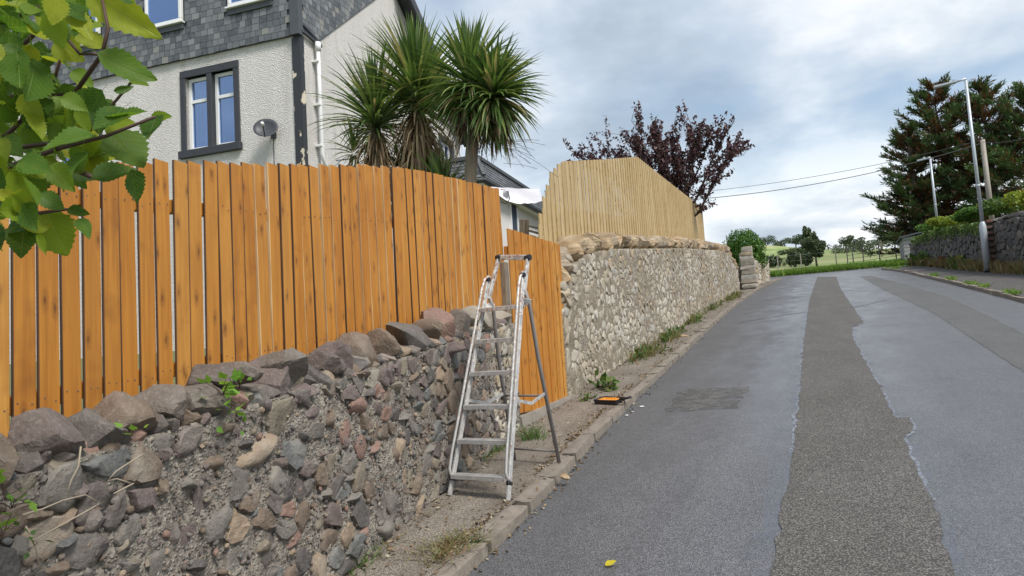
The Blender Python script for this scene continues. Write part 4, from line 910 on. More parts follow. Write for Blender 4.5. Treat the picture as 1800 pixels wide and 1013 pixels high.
# ------------------------------------------------------------------ the house
HC = np.array([-8.08, 10.18]); HU = np.array([-0.99619, -0.08716]); HV = np.array([-0.08716, 0.99619])
def hp(u, v, z): q = HC+HU*u+HV*v; return np.array([q[0], q[1], z])
HM = np.stack([np.append(HU, 0), np.append(HV, 0), [0, 0, 1]], 1)
def hbox(mb, u0, u1, v0, v1, z0, z1, a=0.5, ch=0.0, mi=0): mb.box(hp((u0+u1)/2, (v0+v1)/2, (z0+z1)/2), (abs(u1-u0), abs(v1-v0), z1-z0), HM, ch, a, mi)
HO = empty('house', hp(3, 3, 2.0), 'tall white roughcast house with a slate hung upper storey behind the orange fence', 'house')
Z0, ZE = 1.6, 7.37
def wall_holes(mb, u0, u1, z0, z1, holes, v, depth, side='front'):
    us = sorted({u0, u1}|{h[0] for h in holes}|{h[1] for h in holes}); zs = sorted({z0, z1}|{h[2] for h in holes}|{h[3] for h in holes})
    P_ = (lambda u, z, d: hp(u, v+d, z)) if side == 'front' else (lambda u, z, d: hp(v+d, u, z))
    for i in range(len(us)-1):
        for j in range(len(zs)-1):
            um, zm = (us[i]+us[i+1])/2, (zs[j]+zs[j+1])/2
            if any(h[0] < um < h[1] and h[2] < zm < h[3] for h in holes): continue
            mb.add([P_(us[i], zs[j], 0), P_(us[i+1], zs[j], 0), P_(us[i+1], zs[j+1], 0), P_(us[i], zs[j+1], 0)], [(0, 1, 2, 3)])
    for (a, b, c, d) in holes:
        for (p, q) in (((a, c), (b, c)), ((b, c), (b, d)), ((b, d), (a, d)), ((a, d), (a, c))):
            mb.add([P_(p[0], p[1], 0), P_(q[0], q[1], 0), P_(q[0], q[1], depth), P_(p[0], p[1], depth)], [(0, 1, 2, 3)])
W1 = (1.40, 2.47, 5.62, 7.0); W2 = (4.58, 5.65, 5.62, 7.0)
mb = MB(); wall_holes(mb, 0, 9.0, Z0, ZE, [W1, W2], 0.0, 0.3)
mb.build('front_wall', 'harling', HO)
PK = 3.68
mb = MB(); gp = [(0, Z0), (7.35, Z0), (7.35, 7.45), (PK, 9.95), (0, ZE)]
GW = (6.05, 6.75, 6.4, 7.05)
mb.add([hp(0, v, z) for v, z in ((0, Z0), (GW[0], Z0), (GW[0], 8.33), (PK, 9.95), (0, ZE+0.02))], [(0, 1, 2, 3, 4)])
mb.add([hp(0, v, z) for v, z in ((GW[1], Z0), (7.35, Z0), (7.35, 7.45), (GW[1], 7.86))], [(0, 1, 2, 3)])
mb.add([hp(0, v, z) for v, z in ((GW[0], Z0), (GW[1], Z0), (GW[1], GW[2]), (GW[0], GW[2]))], [(0, 1, 2, 3)])
mb.add([hp(0, v, z) for v, z in ((GW[0], GW[3]), (GW[1], GW[3]), (GW[1], 7.86), (GW[0], 8.33))], [(0, 1, 2, 3)])
mb.add([hp(9, 0, Z0), hp(9, 7.35, Z0), hp(9, 7.35, 7.4), hp(9, PK, 9.95), hp(9, 0, 7.4)], [(0, 1, 2, 3, 4)])
mb.add([hp(0, 7.35, Z0), hp(9, 7.35, Z0), hp(9, 7.35, 7.4), hp(0, 7.35, 7.4)], [(0, 1, 2, 3)])
mb.build('gable_wall', 'harling', HO)
# back roof slope with its overhanging verge
mb = MB()
def slab(mb, pts, th): n = len(pts); V = list(pts)+[np.array(p)-np.array([0, 0, th]) for p in pts]; mb.add(V, [tuple(range(n)), tuple(range(2*n-1, n-1, -1))]+[(i, (i+1) % n, n+(i+1) % n, n+i) for i in range(n)])
slab(mb, [hp(-0.34, PK-0.05, 10.20), hp(9.2, PK-0.05, 10.20), hp(9.2, 7.7, 7.42), hp(-0.34, 7.7, 7.42)], 0.10)
rf = mb.build('roof', 'slate', HO)
mb = MB(); slab(mb, [hp(-0.36, PK-0.05, 10.1), hp(-0.31, PK-0.05, 10.1), hp(-0.31, 7.7, 7.32), hp(-0.36, 7.7, 7.32)], 0.22); slab(mb, [hp(-0.31, PK, 10.05), hp(0.0, PK, 10.05), hp(0.0, 7.7, 7.27), hp(-0.31, 7.7, 7.27)], 0.03); mb.build('bargeboard', 'dark_paint', rf)
# slate hung box dormer
DV = -0.06; ZT = 10.7
mb = MB(); mb.add([hp(0, DV+0.02, ZE-0.02), hp(9, DV+0.02, ZE-0.02), hp(9, DV+0.02, ZT), hp(0, DV+0.02, ZT)], [(0, 1, 2, 3)])
mb.add([hp(-0.012, v, z) for v, z in ((DV+0.02, 7.55), (0.62, 7.48), (PK, 9.93), (PK+0.4, ZT), (DV+0.02, ZT))], [(0, 1, 2, 3, 4)])
mb.add([hp(0, DV+0.02, ZE-0.02), hp(9, DV+0.02, ZE-0.02), hp(9, 0.02, ZE-0.02), hp(0, 0.02, ZE-0.02)], [(0, 1, 2, 3)])
mb.add([hp(0, DV, ZT), hp(9, DV, ZT), hp(9, PK+0.4, ZT), hp(0, PK+0.4, ZT)], [(0, 1, 2, 3)])
dm = mb.build('dormer', 'lead', HO)
UW = [(0.50, 1.40, 8.10, 9.3), (2.44, 3.28, 8.06, 9.3), (4.42, 5.32, 8.06, 9.3)]
sl_me = []
for i in range(10):
    q = random.Random(i); b = MB(); wv, hv = 0.5, 0.5
    V = [(-.5+q.uniform(0, .05), 0, 0+q.uniform(0, .09)), (.5-q.uniform(0, .05), 0, 0+q.uniform(0, .09)), (.5, 0.6, 1.25), (-.5, 0.6, 1.25)]
    V += [(x, y+1.0, z) for x, y, z in V]; me = bpy.data.meshes.new('slate'); me.from_pydata(V, [], [(0, 1, 2, 3), (7, 6, 5, 4), (0, 4, 5, 1), (1, 5, 6, 2), (3, 7, 4, 0)])
    a_ = me.attributes.new('rnd', 'FLOAT', 'POINT'); a_.data.foreach_set('value', [((i+0.5)/10)]*8); me.materials.append(MATS['slate']); sl_me.append(me)
sl_items = []
def slates(face, u0, u1, z0, z1, ok, wd=0.15, g=0.118):
    row = 0; z = z0
    while z < z1:
        u = u0+(0.5*wd if row % 2 else 0)-wd
        while u < u1:
            w_ = wd*R.uniform(0.72, 1.12)
            if ok(u+w_/2, z+g/2): sl_items.append((face, u+w_/2, z+R.uniform(-0.006, 0.006), w_-0.006, g))
            u += w_
        z += g; row += 1
slates('front', 0.14, 7.6, ZE-0.03, 9.0, lambda u, z: 0.14 < u < 7.6 and not any(h[0]-0.08 < u < h[1]+0.08 and h[2]-0.14 < z < h[3] for h in UW))
slates('side', 0.06, 3.6, 7.45, 10.0, lambda v, z: v > 0.05 and z+0.2 > max(7.50+0.80*(v-0.62), 7.48))
def slate_mat(it):
    f, u, z, w_, g = it; th = 0.007
    if f == 'front': return Matrix(((HU[0]*w_, HV[0]*th*1.2, 0, 0), (HU[1]*w_, HV[1]*th*1.2, 0, 0), (0, 0, g, 0), (0, 0, 0, 1))), hp(u, DV-0.006, z)
    return Matrix(((HV[0]*w_, HU[0]*th*1.2, 0, 0), (HV[1]*w_, HU[1]*th*1.2, 0, 0), (0, 0, g, 0), (0, 0, 0, 1))), hp(-0.030, u, z)
def slate_score(it):
    M_, p = slate_mat(it); x, y, w_ = proj(p+np.array([0, 0, 0.06]))
    if not (0 < x < 1800 and 0 < y < 1013): return 0
    if x < 150 or (x < 230 and y < 90): return 0.1
    return (it[3] if it[0] == 'front' else it[3]*1.1)/w_
sl_items.sort(key=lambda it: -slate_score(it)); rest = MB()
for k, it in enumerate(sl_items):
    if it[0] == 'side' and it[2] < 7.50+0.80*(it[1]+it[3]/2-0.62)+0.02:
        f, u, z, w_, g = it; pl = clip([(u-w_/2, z), (u+w_/2, z), (u+w_/2, z+g*1.2), (u-w_/2, z+g*1.2)], 0.80, -1, 0.80*0.62-7.50)
        if len(pl) > 2:
            V = [hp(-0.030+0.004*(q_[1]-z)/g, q_[0], q_[1]) for q_ in pl]+[hp(-0.015, q_[0], q_[1]) for q_ in pl]; n_ = len(pl); rest.add(V, [tuple(range(n_))]+[(i_, (i_+1) % n_, n_+(i_+1) % n_, n_+i_) for i_ in range(n_)], min(abs(R.gauss(.46, .27)), .95))
        continue
    M_, p = slate_mat(it); me = sl_me[min(int(abs(R.gauss(0.46, 0.27))*10), 9)]
    if k < 300:
        o = bpy.data.objects.new('slate', me); C.objects.link(o); o.parent = dm; o.matrix_world = Matrix.Translation(Vector(p)) @ M_
        o.matrix_basis = Matrix.Translation(Vector(p)) @ M_
    else:
        A = np.array(M_.to_3x3()); V = np.array([v.co[:] for v in me.vertices]) @ A.T+p; rest.add(V, [tuple(q.vertices) for q in me.polygons], me.attributes['rnd'].data[0].value)
o = rest.build('slate_hanging', 'slate', dm); o['kind'] = 'stuff'
mb = MB(); hbox(mb, -0.05, 0.12, DV-0.035, 0.045, ZE-0.03, ZT); mb.build('corner_flashing', 'lead', dm)
mb = MB(); mb.bar(hp(-0.05, 0.02, 7.42), hp(-0.06, 0.60, 7.36), 0.05, 0.06); mb.bar(hp(-0.05, 0.60, 7.42), hp(-0.05, 0.05, 7.56), 0.02, 0.05); mb.build('gutter_end', 'dark_paint', dm)
# painted corner margin
mb = MB(); hbox(mb, -0.02, 0.15, -0.022, 0.10, Z0, ZE-0.035); mb.build('corner_margin', 'peeling_paint', HO)
# windows
def window(u0, u1, z0, z1, v, lights, transom, par, fr=0.055, curtain=False):
    fo = MB(); d0, d1 = v+0.10, v+0.17
    for (a, b, c, d) in ((u0, u1, z0, z0+fr), (u0, u1, z1-fr, z1), (u0, u0+fr, z0+fr, z1-fr), (u1-fr, u1, z0+fr, z1-fr)): hbox(fo, a, b, d0, d1, c, d, ch=0.006)
    if transom: zt = z0+(z1-z0)*transom; hbox(fo, u0+fr, u1-fr, d0+0.004, d1-0.004, zt-0.03, zt+0.03)
    f_ = fo.build('window', 'white_upvc', par)
    zs = [z0+fr, zt-0.03, zt+0.03, z1-fr] if transom else [z0+fr, z1-fr]
    for k in range(0, len(zs), 2):
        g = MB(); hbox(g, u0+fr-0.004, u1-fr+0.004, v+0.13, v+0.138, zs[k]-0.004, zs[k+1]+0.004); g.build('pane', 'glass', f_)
    g = MB(); hbox(g, u0, u1, v+0.5, v+0.52, z0, z1); hbox(g, u0-0.01, u0, v+0.18, v+0.5, z0, z1); hbox(g, u1, u1+0.01, v+0.18, v+0.5, z0, z1); hbox(g, u0, u1, v+0.18, v+0.5, z1, z1+0.01); g.build('room_beyond', 'dark_room', f_)
    if curtain:
        g = MB(); n = 26; V = []
        for i in range(n+1):
            uu = u0+0.06+(u1-u0-0.26)*i/n; vv = v+0.30+0.035*math.sin(i*1.7)+0.015*math.sin(i*0.9)
            V += [hp(uu-0.10*0, vv, z1-0.05), hp(uu+(0.16 if i > n/2 else 0.05)*1.0*(u0-u0), vv, z0+0.02)]
        g.add(V, [(2*i, 2*i+1, 2*i+3, 2*i+2) for i in range(n)]); g.build('curtain', 'curtain', f_, True)
def surround(u0, u1, z0, z1, par):
    b = MB(); s_ = 0.115
    hbox(b, u0-s_, u1+s_, -0.03, 0.12, z1, z1+0.135, ch=0.005); hbox(b, u0-s_, u0, -0.028, 0.07, z0, z1-0.002, ch=0.005); hbox(b, u1, u1+s_, -0.028, 0.07, z0, z1-0.002, ch=0.005)
    um = (u0+u1)/2; hbox(b, um-0.055, um+0.055, -0.026, 0.07, z0, z1-0.002, ch=0.005)
    o = b.build('window_surround', 'dark_paint', par)
    b = MB(); hbox(b, u0-s_-0.03, u1+s_+0.03, -0.08, 0.12, z0-0.14, z0-0.002, ch=0.006); b.build('sill', 'dark_paint', o)
    window(u0, um-0.055, z0, z1, -0.03, 1, 0.68, par, 0.065); window(um+0.055, u1, z0, z1, -0.03, 1, 0.68, par, 0.065, curtain=True)
surround(*W1, HO); surround(*W2, HO)
for (a, b, c, d) in UW:
    window(a, b, c, d, DV-0.16, 1, 0.0, HO, 0.06)
    m_ = MB(); hbox(m_, a-0.04, b+0.04, DV-0.09, DV, c-0.035, c-0.003, ch=0.004); m_.build('sill', 'white_upvc', HO); m_ = MB(); hbox(m_, a-0.02, b+0.02, DV-0.04, DV, c-0.14, c-0.036); m_.build('apron', 'lead', HO)
# gable window
b = MB()
def gbox(mb, v0, v1, z0, z1, u0, u1): hbox(mb, u0, u1, v0, v1, z0, z1)
gbox(b, GW[0]-0.12, GW[1]+0.12, GW[3], GW[3]+0.13, -0.03, 0.12); gbox(b, GW[0]-0.12, GW[0], GW[2], GW[3]-0.002, -0.03, 0.12); gbox(b, GW[1], GW[1]+0.12, GW[2], GW[3]-0.002, -0.03, 0.12); o = b.build('window_surround', 'dark_paint', HO)
b = MB(); gbox(b, GW[0], GW[1], GW[3]-0.06, GW[3]-0.002, 0.06, 0.11); gbox(b, GW[0], GW[0]+0.06, GW[2], GW[3]-0.062, 0.06, 0.11); gbox(b, GW[1]-0.06, GW[1], GW[2], GW[3]-0.062, 0.06, 0.11); gbox(b, (GW[0]+GW[1])/2-0.04, (GW[0]+GW[1])/2+0.04, GW[2], GW[3]-0.062, 0.06, 0.11); f_ = b.build('window', 'white_upvc', HO)
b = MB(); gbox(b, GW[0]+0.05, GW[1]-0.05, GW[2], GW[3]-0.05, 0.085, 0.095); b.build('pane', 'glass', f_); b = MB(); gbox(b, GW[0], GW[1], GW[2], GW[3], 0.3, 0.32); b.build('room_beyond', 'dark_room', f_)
# downpipe
mb = MB(); mb.tube([hp(-0.10, 0.42, 7.30), hp(-0.10, 0.42, 6.4), hp(-0.10, 0.42, 5.30), hp(-0.10, 0.50, 5.14), hp(-0.10, 0.95, 4.9), hp(-0.10, 1.3, 4.5)], 0.036, 10)
mb.tube([hp(-0.10, 0.42, 7.36), hp(-0.10, 0.42, 7.20)], 0.055, 10); dp = mb.build('downpipe', 'white_upvc', HO, True)
for z in (7.0, 6.2, 5.45): mb = MB(); hbox(mb, -0.13, -0.0, 0.355, 0.485, z-0.02, z+0.02, ch=0.004); mb.build('pipe_clip', 'white_upvc', dp)
# satellite dish
SD = hp(0.60, 0, 5.68); DS = empty('satellite_dish', SD, 'dark grey satellite dish on the white wall right of the window', 'satellite dish')
mb = MB(); ctr = hp(0.60, -0.22, 5.72); nd = np.array([0.45, -0.85, 0.28]); nd /= np.linalg.norm(nd); ux = np.cross([0, 0, 1], nd); ux /= np.linalg.norm(ux); uy = np.cross(nd, ux); V = [ctr-nd*0.05]; F = []
for k, (r_, dd) in enumerate(((0.08, -0.045), (0.15, -0.025), (0.21, 0.0), (0.215, -0.004), (0.15, -0.035), (0.06, -0.06))):
    for i in range(20): th = 2*PI*i/20; V.append(ctr+ux*math.cos(th)*r_+uy*math.sin(th)*r_*0.86+nd*dd)
F = [(0, 1+i, 1+(i+1) % 20) for i in range(20)]+[(1+k*20+i, 1+(k+1)*20+i, 1+(k+1)*20+(i+1) % 20, 1+k*20+(i+1) % 20) for k in range(5) for i in range(20)]
mb.add(V, F); mb.build('reflector', 'grey_plastic', DS, True)
mb = MB(); fe = ctr+nd*0.2-uy*0.06; mb.bar(ctr-uy*0.19, fe, 0.02); mb.build('feed_arm', 'grey_plastic', DS)
mb = MB(); mb.tube([fe-nd*0.04, fe+nd*0.03], 0.028, 10); mb.build('receiver', 'white_upvc', DS, True)
mb = MB(); mb.tube([ctr-nd*0.05, hp(0.58, 0.0, 5.66)], 0.02, 8); hbox(mb, 0.54, 0.64, -0.02, 0.0, 5.58, 5.74); mb.tube([hp(0.6, -0.01, 5.6), hp(0.6, -0.01, 4.6)], 0.006, 5); mb.build('mount', 'grey_plastic', DS)
# small aerial on the gable
p = hp(-0.12, 0.95, 5.25); AE = empty('wall_aerial', p, 'small two bar metal aerial beside the white downpipe', 'aerial')
mb = MB(); mb.bar(p+np.array([0, 0, -0.35]), p+np.array([0, 0, 0.1]), 0.02); mb.build('mast', 'galvanised', AE)
for dz in (0.06, -0.1):
    mb = MB(); mb.tube([p+np.array([-0.06, 0, dz]), p+np.array([0.32, 0.06, dz])], 0.011, 6); o = mb.build('bar', 'grey_plastic', AE, True)
    mb = MB(); mb.tube([p+np.array([0.31, 0.06, dz]), p+np.array([0.36, 0.066, dz])], 0.022, 8); mb.build('end_cap', 'black_plastic', o, True)

# ------------------------------------------------------------------ flat roofed extension with slate skirt
eA = hp(0.0, 5.0, 0); cr = onp(838, 279, eA, (HV[0], HV[1], 0)); EW = -float((cr[:2]-HC) @ HU); EZ = cr[2]; EV0 = 5.0
EX = empty('house_extension', hp(-EW/2, 8, EZ-3), 'low white extension with a slate skirted flat roof and arched window', 'extension')
EL = EV0+7.0; EO = 0.24; DZ = 0.52
mb = MB(); hbox(mb, -EW+0.02, 0.0, EV0+0.05, EL, EZ-4.0, EZ-DZ+0.02); wl_ = mb.build('wall', 'render_white', EX)
mb = MB()
t0 = [hp(0, EV0, EZ), hp(-EW, EV0, EZ), hp(-EW, EL, EZ), hp(0, EL, EZ)]; bt = [hp(0, EV0-EO, EZ-DZ), hp(-EW-EO, EV0-EO, EZ-DZ), hp(-EW-EO, EL, EZ-DZ), hp(0, EL, EZ-DZ)]
mb.add(t0, [(0, 1, 2, 3)]); mb.add(bt, [(3, 2, 1, 0)]); mb.add([t0[0], t0[1], bt[1], bt[0]], [(0, 3, 2, 1)]); mb.add([t0[1], t0[2], bt[2], bt[1]], [(0, 3, 2, 1)]); rf = mb.build('roof', 'lead', EX)
def skirt(a0, a1, b0, b1, nrow, wd):
    a0, a1, b0, b1 = [np.array(q) for q in (a0, a1, b0, b1)]; nn = np.cross(b1-b0, a0-b0); nn /= np.linalg.norm(nn)
    if nn[2] < 0: nn = -nn
    for r_ in range(nrow):
        f0, f1 = r_/nrow, (r_+1.15)/nrow; p0 = b0+(a0-b0)*f0; p1 = b1+(a1-b1)*f0; q0 = b0+(a0-b0)*min(f1, 1); q1 = b1+(a1-b1)*min(f1, 1); L = np.linalg.norm(p1-p0); n_ = int(L/wd); sh = 0.5 if r_ % 2 else 0
        for i in range(n_+1):
            k0, k1 = max((i-sh)/n_, 0), min((i+1-sh)/n_-0.05/n_, 1)
            if k1 <= k0: continue
            b = MB(); A = [p0+(p1-p0)*k0+nn*0.028, p0+(p1-p0)*k1+nn*0.028, q0+(q1-q0)*k1+nn*0.012, q0+(q1-q0)*k0+nn*0.012]; V = A+[q-nn*0.012 for q in A]
            b.add(V, [(0, 1, 2, 3), (7, 6, 5, 4), (0, 4, 5, 1), (1, 5, 6, 2), (2, 6, 7, 3), (3, 7, 4, 0)], R.uniform(0, 0.6)); b.build('slate', 'slate', rf)
skirt(t0[0], t0[1], bt[0], bt[1], 6, 0.3); skirt(t0[1], t0[2], bt[1], bt[2], 6, 0.35)
mb = MB()
mb.bar(t0[0]+np.array([0, 0, 0.03]), t0[1]+np.array([0, 0, 0.03]), 0.14, 0.1); mb.bar(t0[1]+np.array([0, 0, 0.03]), t0[2]+np.array([0, 0, 0.03]), 0.14, 0.1); mb.bar(t0[1]+np.array([0, 0, 0.02]), bt[1]+np.array([0, 0, 0.05]), 0.1, 0.06); mb.build('ridge_flashing', 'lead', rf)
mb = MB(); e = np.array([0, 0, -0.06]); mb.tube([bt[0]+e, bt[1]+e], 0.06, 8); mb.tube([bt[1]+e, bt[2]+e], 0.06, 8); mb.build('gutter', 'dark_paint', rf, True)
mb = MB(); e = np.array([0, 0, -0.12]); hbox(mb, -EW-EO+0.06, 0, EV0-EO+0.06, EL, EZ-DZ-0.12, EZ-DZ-0.02); mb.build('fascia', 'render_white', rf)
# arched window
wc = onp(903, 380, hp(-EW, 0, 0), (HU[0], HU[1], 0)); wv = float((wc[:2]-HC) @ HV); wz = wc[2]
def arch(v0, v1, z0, zs, n=12): 
    c = (v0+v1)/2; r_ = (v1-v0)/2; return [(v0, z0), (v1, z0)]+[(c+r_*math.cos(PI*i/n), zs+r_*math.sin(PI*i/n)) for i in range(n+1)]
hw = 0.30; zb, zsp = wz-1.0, onp(903, 356, hp(-EW, 0, 0), (HU[0], HU[1], 0))[2]
mb = MB(); o1 = arch(wv-hw, wv+hw, zb, zsp); i1 = arch(wv-hw+0.06, wv+hw-0.06, zb+0.06, zsp); n_ = len(o1)
mb.add([hp(-EW-0.03, v, z) for v, z in o1]+[hp(-EW-0.03, v, z) for v, z in i1]+[hp(-EW+0.02, v, z) for v, z in o1]+[hp(-EW+0.0, v, z) for v, z in i1], [(i, (i+1) % n_, n_+(i+1) % n_, n_+i) for i in range(n_)]+[(i, 2*n_+i, 2*n_+(i+1) % n_, (i+1) % n_) for i in range(n_)]+[(n_+i, n_+(i+1) % n_, 3*n_+(i+1) % n_, 3*n_+i) for i in range(n_)])
hbox(mb, -EW-0.028, -EW+0.015, wv-hw+0.08, wv+hw-0.08, zsp-0.05, zsp+0.05); f_ = mb.build('window', 'white_upvc', EX)
mb = MB(); mb.add([hp(-EW-0.004, v, z) for v, z in i1], [tuple(range(n_))]); mb.build('pane', 'dark_room', f_)
# rear wing roof
pa = [onp(880, 303, hp(-EW, 0, 0), (HU[0], HU[1], 0))]
RWv = EL-2.4
mb = MB(); hbox(mb, -EW-2.2, -EW, RWv+2.2, RWv+7, EZ-4, EZ-0.95); RW = empty('rear_wing', hp(-EW-1, RWv+4, EZ-3), 'far low wing with a dark hipped slate roof beside the pale fence', 'building'); mb.build('wall', 'render_white', RW)
mb = MB(); zb = EZ-0.75; a_ = [hp(-EW-2.7, RWv+1.7, zb), hp(0, RWv+1.7, zb), hp(0, RWv+7, zb), hp(-EW-2.7, RWv+7, zb)]; r1, r2 = hp(-EW-0.4, RWv+4, EZ+0.15), hp(0, RWv+4, EZ+0.15)
mb.add(a_+[r1, r2], [(0, 1, 5, 4), (2, 3, 4, 5), (3, 0, 4), (0, 3, 2, 1)]); rr_ = mb.build('roof', 'slate', RW)
mb = MB(); mb.tube([a_[0], a_[1]], 0.06, 8); mb.tube([a_[0], a_[3]], 0.06, 8); mb.build('gutter', 'dark_paint', rr_, True)

# shade sail
def cloth(name, corners, nu, nv, sag, m, par, seed=0):
    a, b, c, d = [np.array(q, float) for q in corners]; V = []
    for i in range(nu+1):
        for j in range(nv+1):
            u, v = i/nu, j/nv; p = a*(1-u)*(1-v)+b*u*(1-v)+c*u*v+d*(1-u)*v; k = (1-(2*u-1)**2)*(1-(2*v-1)**2); e = (1-(2*u-1)**2)+(1-(2*v-1)**2)
            p = p+np.array([0, 0, -sag*(0.6*k+0.25*e)])+0.03*np.array([nz((u*3, v*3, seed)), nz((u*4, v*4, seed+3)), nz((u*5, v*2, seed+7))]); V.append(p)
    mb = MB(); mb.add(V, [(i*(nv+1)+j, (i+1)*(nv+1)+j, (i+1)*(nv+1)+j+1, i*(nv+1)+j+1) for i in range(nu) for j in range(nv)]); return mb.build(name, m, par, True)
SS = empty('shade_sail', at(900, 345, 11.5), 'white fabric canopy tied up outside the extension behind the fences', 'canopy')
k_ = [at(846, 326, 11.8), at(948, 331, 11.3), at(956, 352, 10.9), at(908, 358, 11.0)]
cloth('canopy', k_, 12, 10, 0.10, 'white_cloth', SS)
cloth('side_flap', [at(878, 330, 11.2), at(893, 336, 11.1), at(896, 350, 11.1), at(886, 346, 11.1)], 6, 6, 0.04, 'white_cloth', SS, 4)
cloth('corner_knot', [at(958, 333, 11.0), at(966, 335, 11.0), at(967, 345, 11.0), at(955, 341, 11.0)], 6, 6, 0.05, 'white_cloth', SS, 9)
mb = MB(); mb.tube([at(893, 336, 11.1), at(896, 350, 11.0), at(890, 358, 11.0), at(878, 355, 11.0)], 0.008, 6); mb.build('tie_cord', 'wire_black', SS, True)
# weathered slatted garden seat behind the gate
GS = empty('wooden_bench', at(930, 415, 9.5), 'weathered grey slatted wooden bench back above the orange gate', 'bench')
mb = MB(); mb.bar(at(917, 470, 9.4), at(918, 386, 9.4), 0.05, 0.07); mb.bar(at(925, 470, 9.5), at(925, 386, 9.5), 0.05, 0.07); mb.build('post', 'old_wood', GS)
for k in range(4):
    mb = MB(); mb.bar(at(924, 396+k*8, 9.5), at(955, 404+k*9, 9.5), 0.02, 0.03); mb.build('slat', 'old_wood', GS)

# ------------------------------------------------------------------ cabbage palms
def blade(V, A, base, d, L, wd, droop, a, seg=5, side=None):
    d = d/np.linalg.norm(d); x = np.cross(d, (0, 0, 1)); x /= np.linalg.norm(x)+1e-9
    p = np.array(base, float); step = L/seg; pts = [p]; ws = [wd*0.55]
    for i in range(seg):
        d = d+np.array([0, 0, -droop*(i+0.5)/seg]); d /= np.linalg.norm(d); p = p+d*step; pts.append(p); ws.append(wd*(1.0-((i+1)/seg)**2.2)+0.0015)
    up = np.cross(x, d); up /= np.linalg.norm(up)+1e-9
    for i in range(seg):
        l0, l1 = pts[i]-x*ws[i]/2+up*ws[i]*0.22, pts[i+1]-x*ws[i+1]/2+up*ws[i+1]*0.22; r0, r1 = pts[i]+x*ws[i]/2+up*ws[i]*0.22, pts[i+1]+x*ws[i+1]/2+up*ws[i+1]*0.22
        V.append((l0, pts[i], pts[i+1], l1)); V.append((pts[i], r0, r1, pts[i+1])); A += [a, a]
def head(par, c, L, n, seed, el0=-50, el1=88, dead=0, dlen=1.0, bias=None, wd=0.035, skirt_r=0.12):
    q = np.random.RandomState(seed); V = []; A = []; c = np.array(c)
    for i in range(n):
        az = q.uniform(0, 2*PI); f = (i+0.5)/n; el = rad(el1+(el0-el1)*f**1.15+q.normal(0, 6)); d = np.array([math.cos(az)*math.cos(el), math.sin(az)*math.cos(el), math.sin(el)])
        if bias is not None: d = d+np.array(bias)*q.uniform(0, 1)
        b = c+np.array([0, 0, 0.22*(1-f)-0.1])*L+d*0.03; blade(V, A, b, d, L*q.uniform(0.75, 1.1)*(0.86+0.14*(1-abs(2*f-1))), wd*q.uniform(0.8, 1.15), q.uniform(0.05, 0.22)+0.18*f, q.random_sample()**1.4)
    quads('leaf_crown', np.array(V), A, 'sword_green', par)
    if dead:
        V = []; A = []
        for i in range(dead):
            az = q.uniform(0, 2*PI); el = rad(q.uniform(-84, -12)); d = np.array([math.cos(az)*math.cos(el), math.sin(az)*math.cos(el), math.sin(el)])
            b = c+np.array([0, 0, -q.uniform(0.02, 0.55)*dlen])+np.array([math.cos(az), math.sin(az), 0])*skirt_r*0.4; blade(V, A, b, d, L*q.uniform(0.5, 1.0)*dlen, wd*q.uniform(0.5, 0.95), q.uniform(0.3, 0.9), q.random_sample())
        quads('dead_leaf_skirt', np.array(V), A, 'sword_dead', par)
def trunk(par, pts, r0, r1, m='palm_bark', name='trunk', n=10):
    mb = MB(); k = len(pts); mb.tube(pts, [r0+(r1-r0)*i/(k-1) for i in range(k)], n); return mb.build(name, m, par, True)
def up(p, dz): return np.array([p[0], p[1], p[2]+dz])
YL = 8.7
pb = at(733, 172, YL); pa_ = at(660, 215, YL-0.2)
PL = empty('cabbage_palm', (pb[0], pb[1], rz(YL)+0.9), 'tallest cabbage palm with shaggy dead leaves, middle of the three palms', 'palm', 'cabbage palms behind the orange fence')
head(PL, pb, 1.12, 340, 1, 12, 88, 0, 1.2, None, 0.05); head(PL, up(pb, -0.12), 0.62, 120, 31, -25, 40, 420, 1.45, None, 0.042); trunk(PL, [(pb[0]-0.1, pb[1], rz(YL)+0.8), (pb[0], pb[1], pb[2]-0.8), pb], 0.12, 0.08)
head(PL, at(705, 300, YL), 0.5, 70, 7, -20, 70, 30, 0.8, None, 0.028)
PM = empty('cabbage_palm', (pa_[0], pa_[1], rz(YL)+0.9), 'leftmost cabbage palm with brown hanging leaves against the gable', 'palm', 'cabbage palms behind the orange fence')
head(PM, pa_, 1.05, 240, 2, 5, 88, 0, 1.0, (-0.12, 0, 0), 0.05); head(PM, up(pa_, -0.1), 0.6, 70, 32, -25, 35, 330, 1.3, None, 0.04); trunk(PM, [(pa_[0]-0.05, pa_[1], rz(YL)+0.8), pa_], 0.11, 0.07); head(PM, at(622, 268, YL-0.2), 0.45, 60, 8, -20, 75, 20, 0.7, None, 0.026)
pc = at(826, 150, 8.1); pd = at(868, 170, 8.1)
PR = empty('cabbage_palm', (at(830, 330, 8.0)[0], 8.0, rz(8)+0.9), 'rightmost cabbage palm with a full green head on a bare trunk', 'palm', 'cabbage palms behind the orange fence')
head(PR, pc, 0.86, 400, 3, -60, 88, 90, 0.8, None, 0.05); head(PR, pd, 0.75, 400, 4, -78, 75, 60, 0.7, (0.25, 0, -0.08), 0.05)
bp = at(826, 330, 8.0); trunk(PR, [(bp[0]-0.03, 8.0, rz(8)+0.8), bp, at(829, 270, 8.0), at(834, 225, 8.05), pc], 0.075, 0.085); trunk(PR, [at(834, 225, 8.05), at(855, 200, 8.1), pd], 0.075, 0.06, name='branch')
q = np.random.RandomState(5); mb = MB(); c = at(826, 205, 7.95)          # spent flower stalks
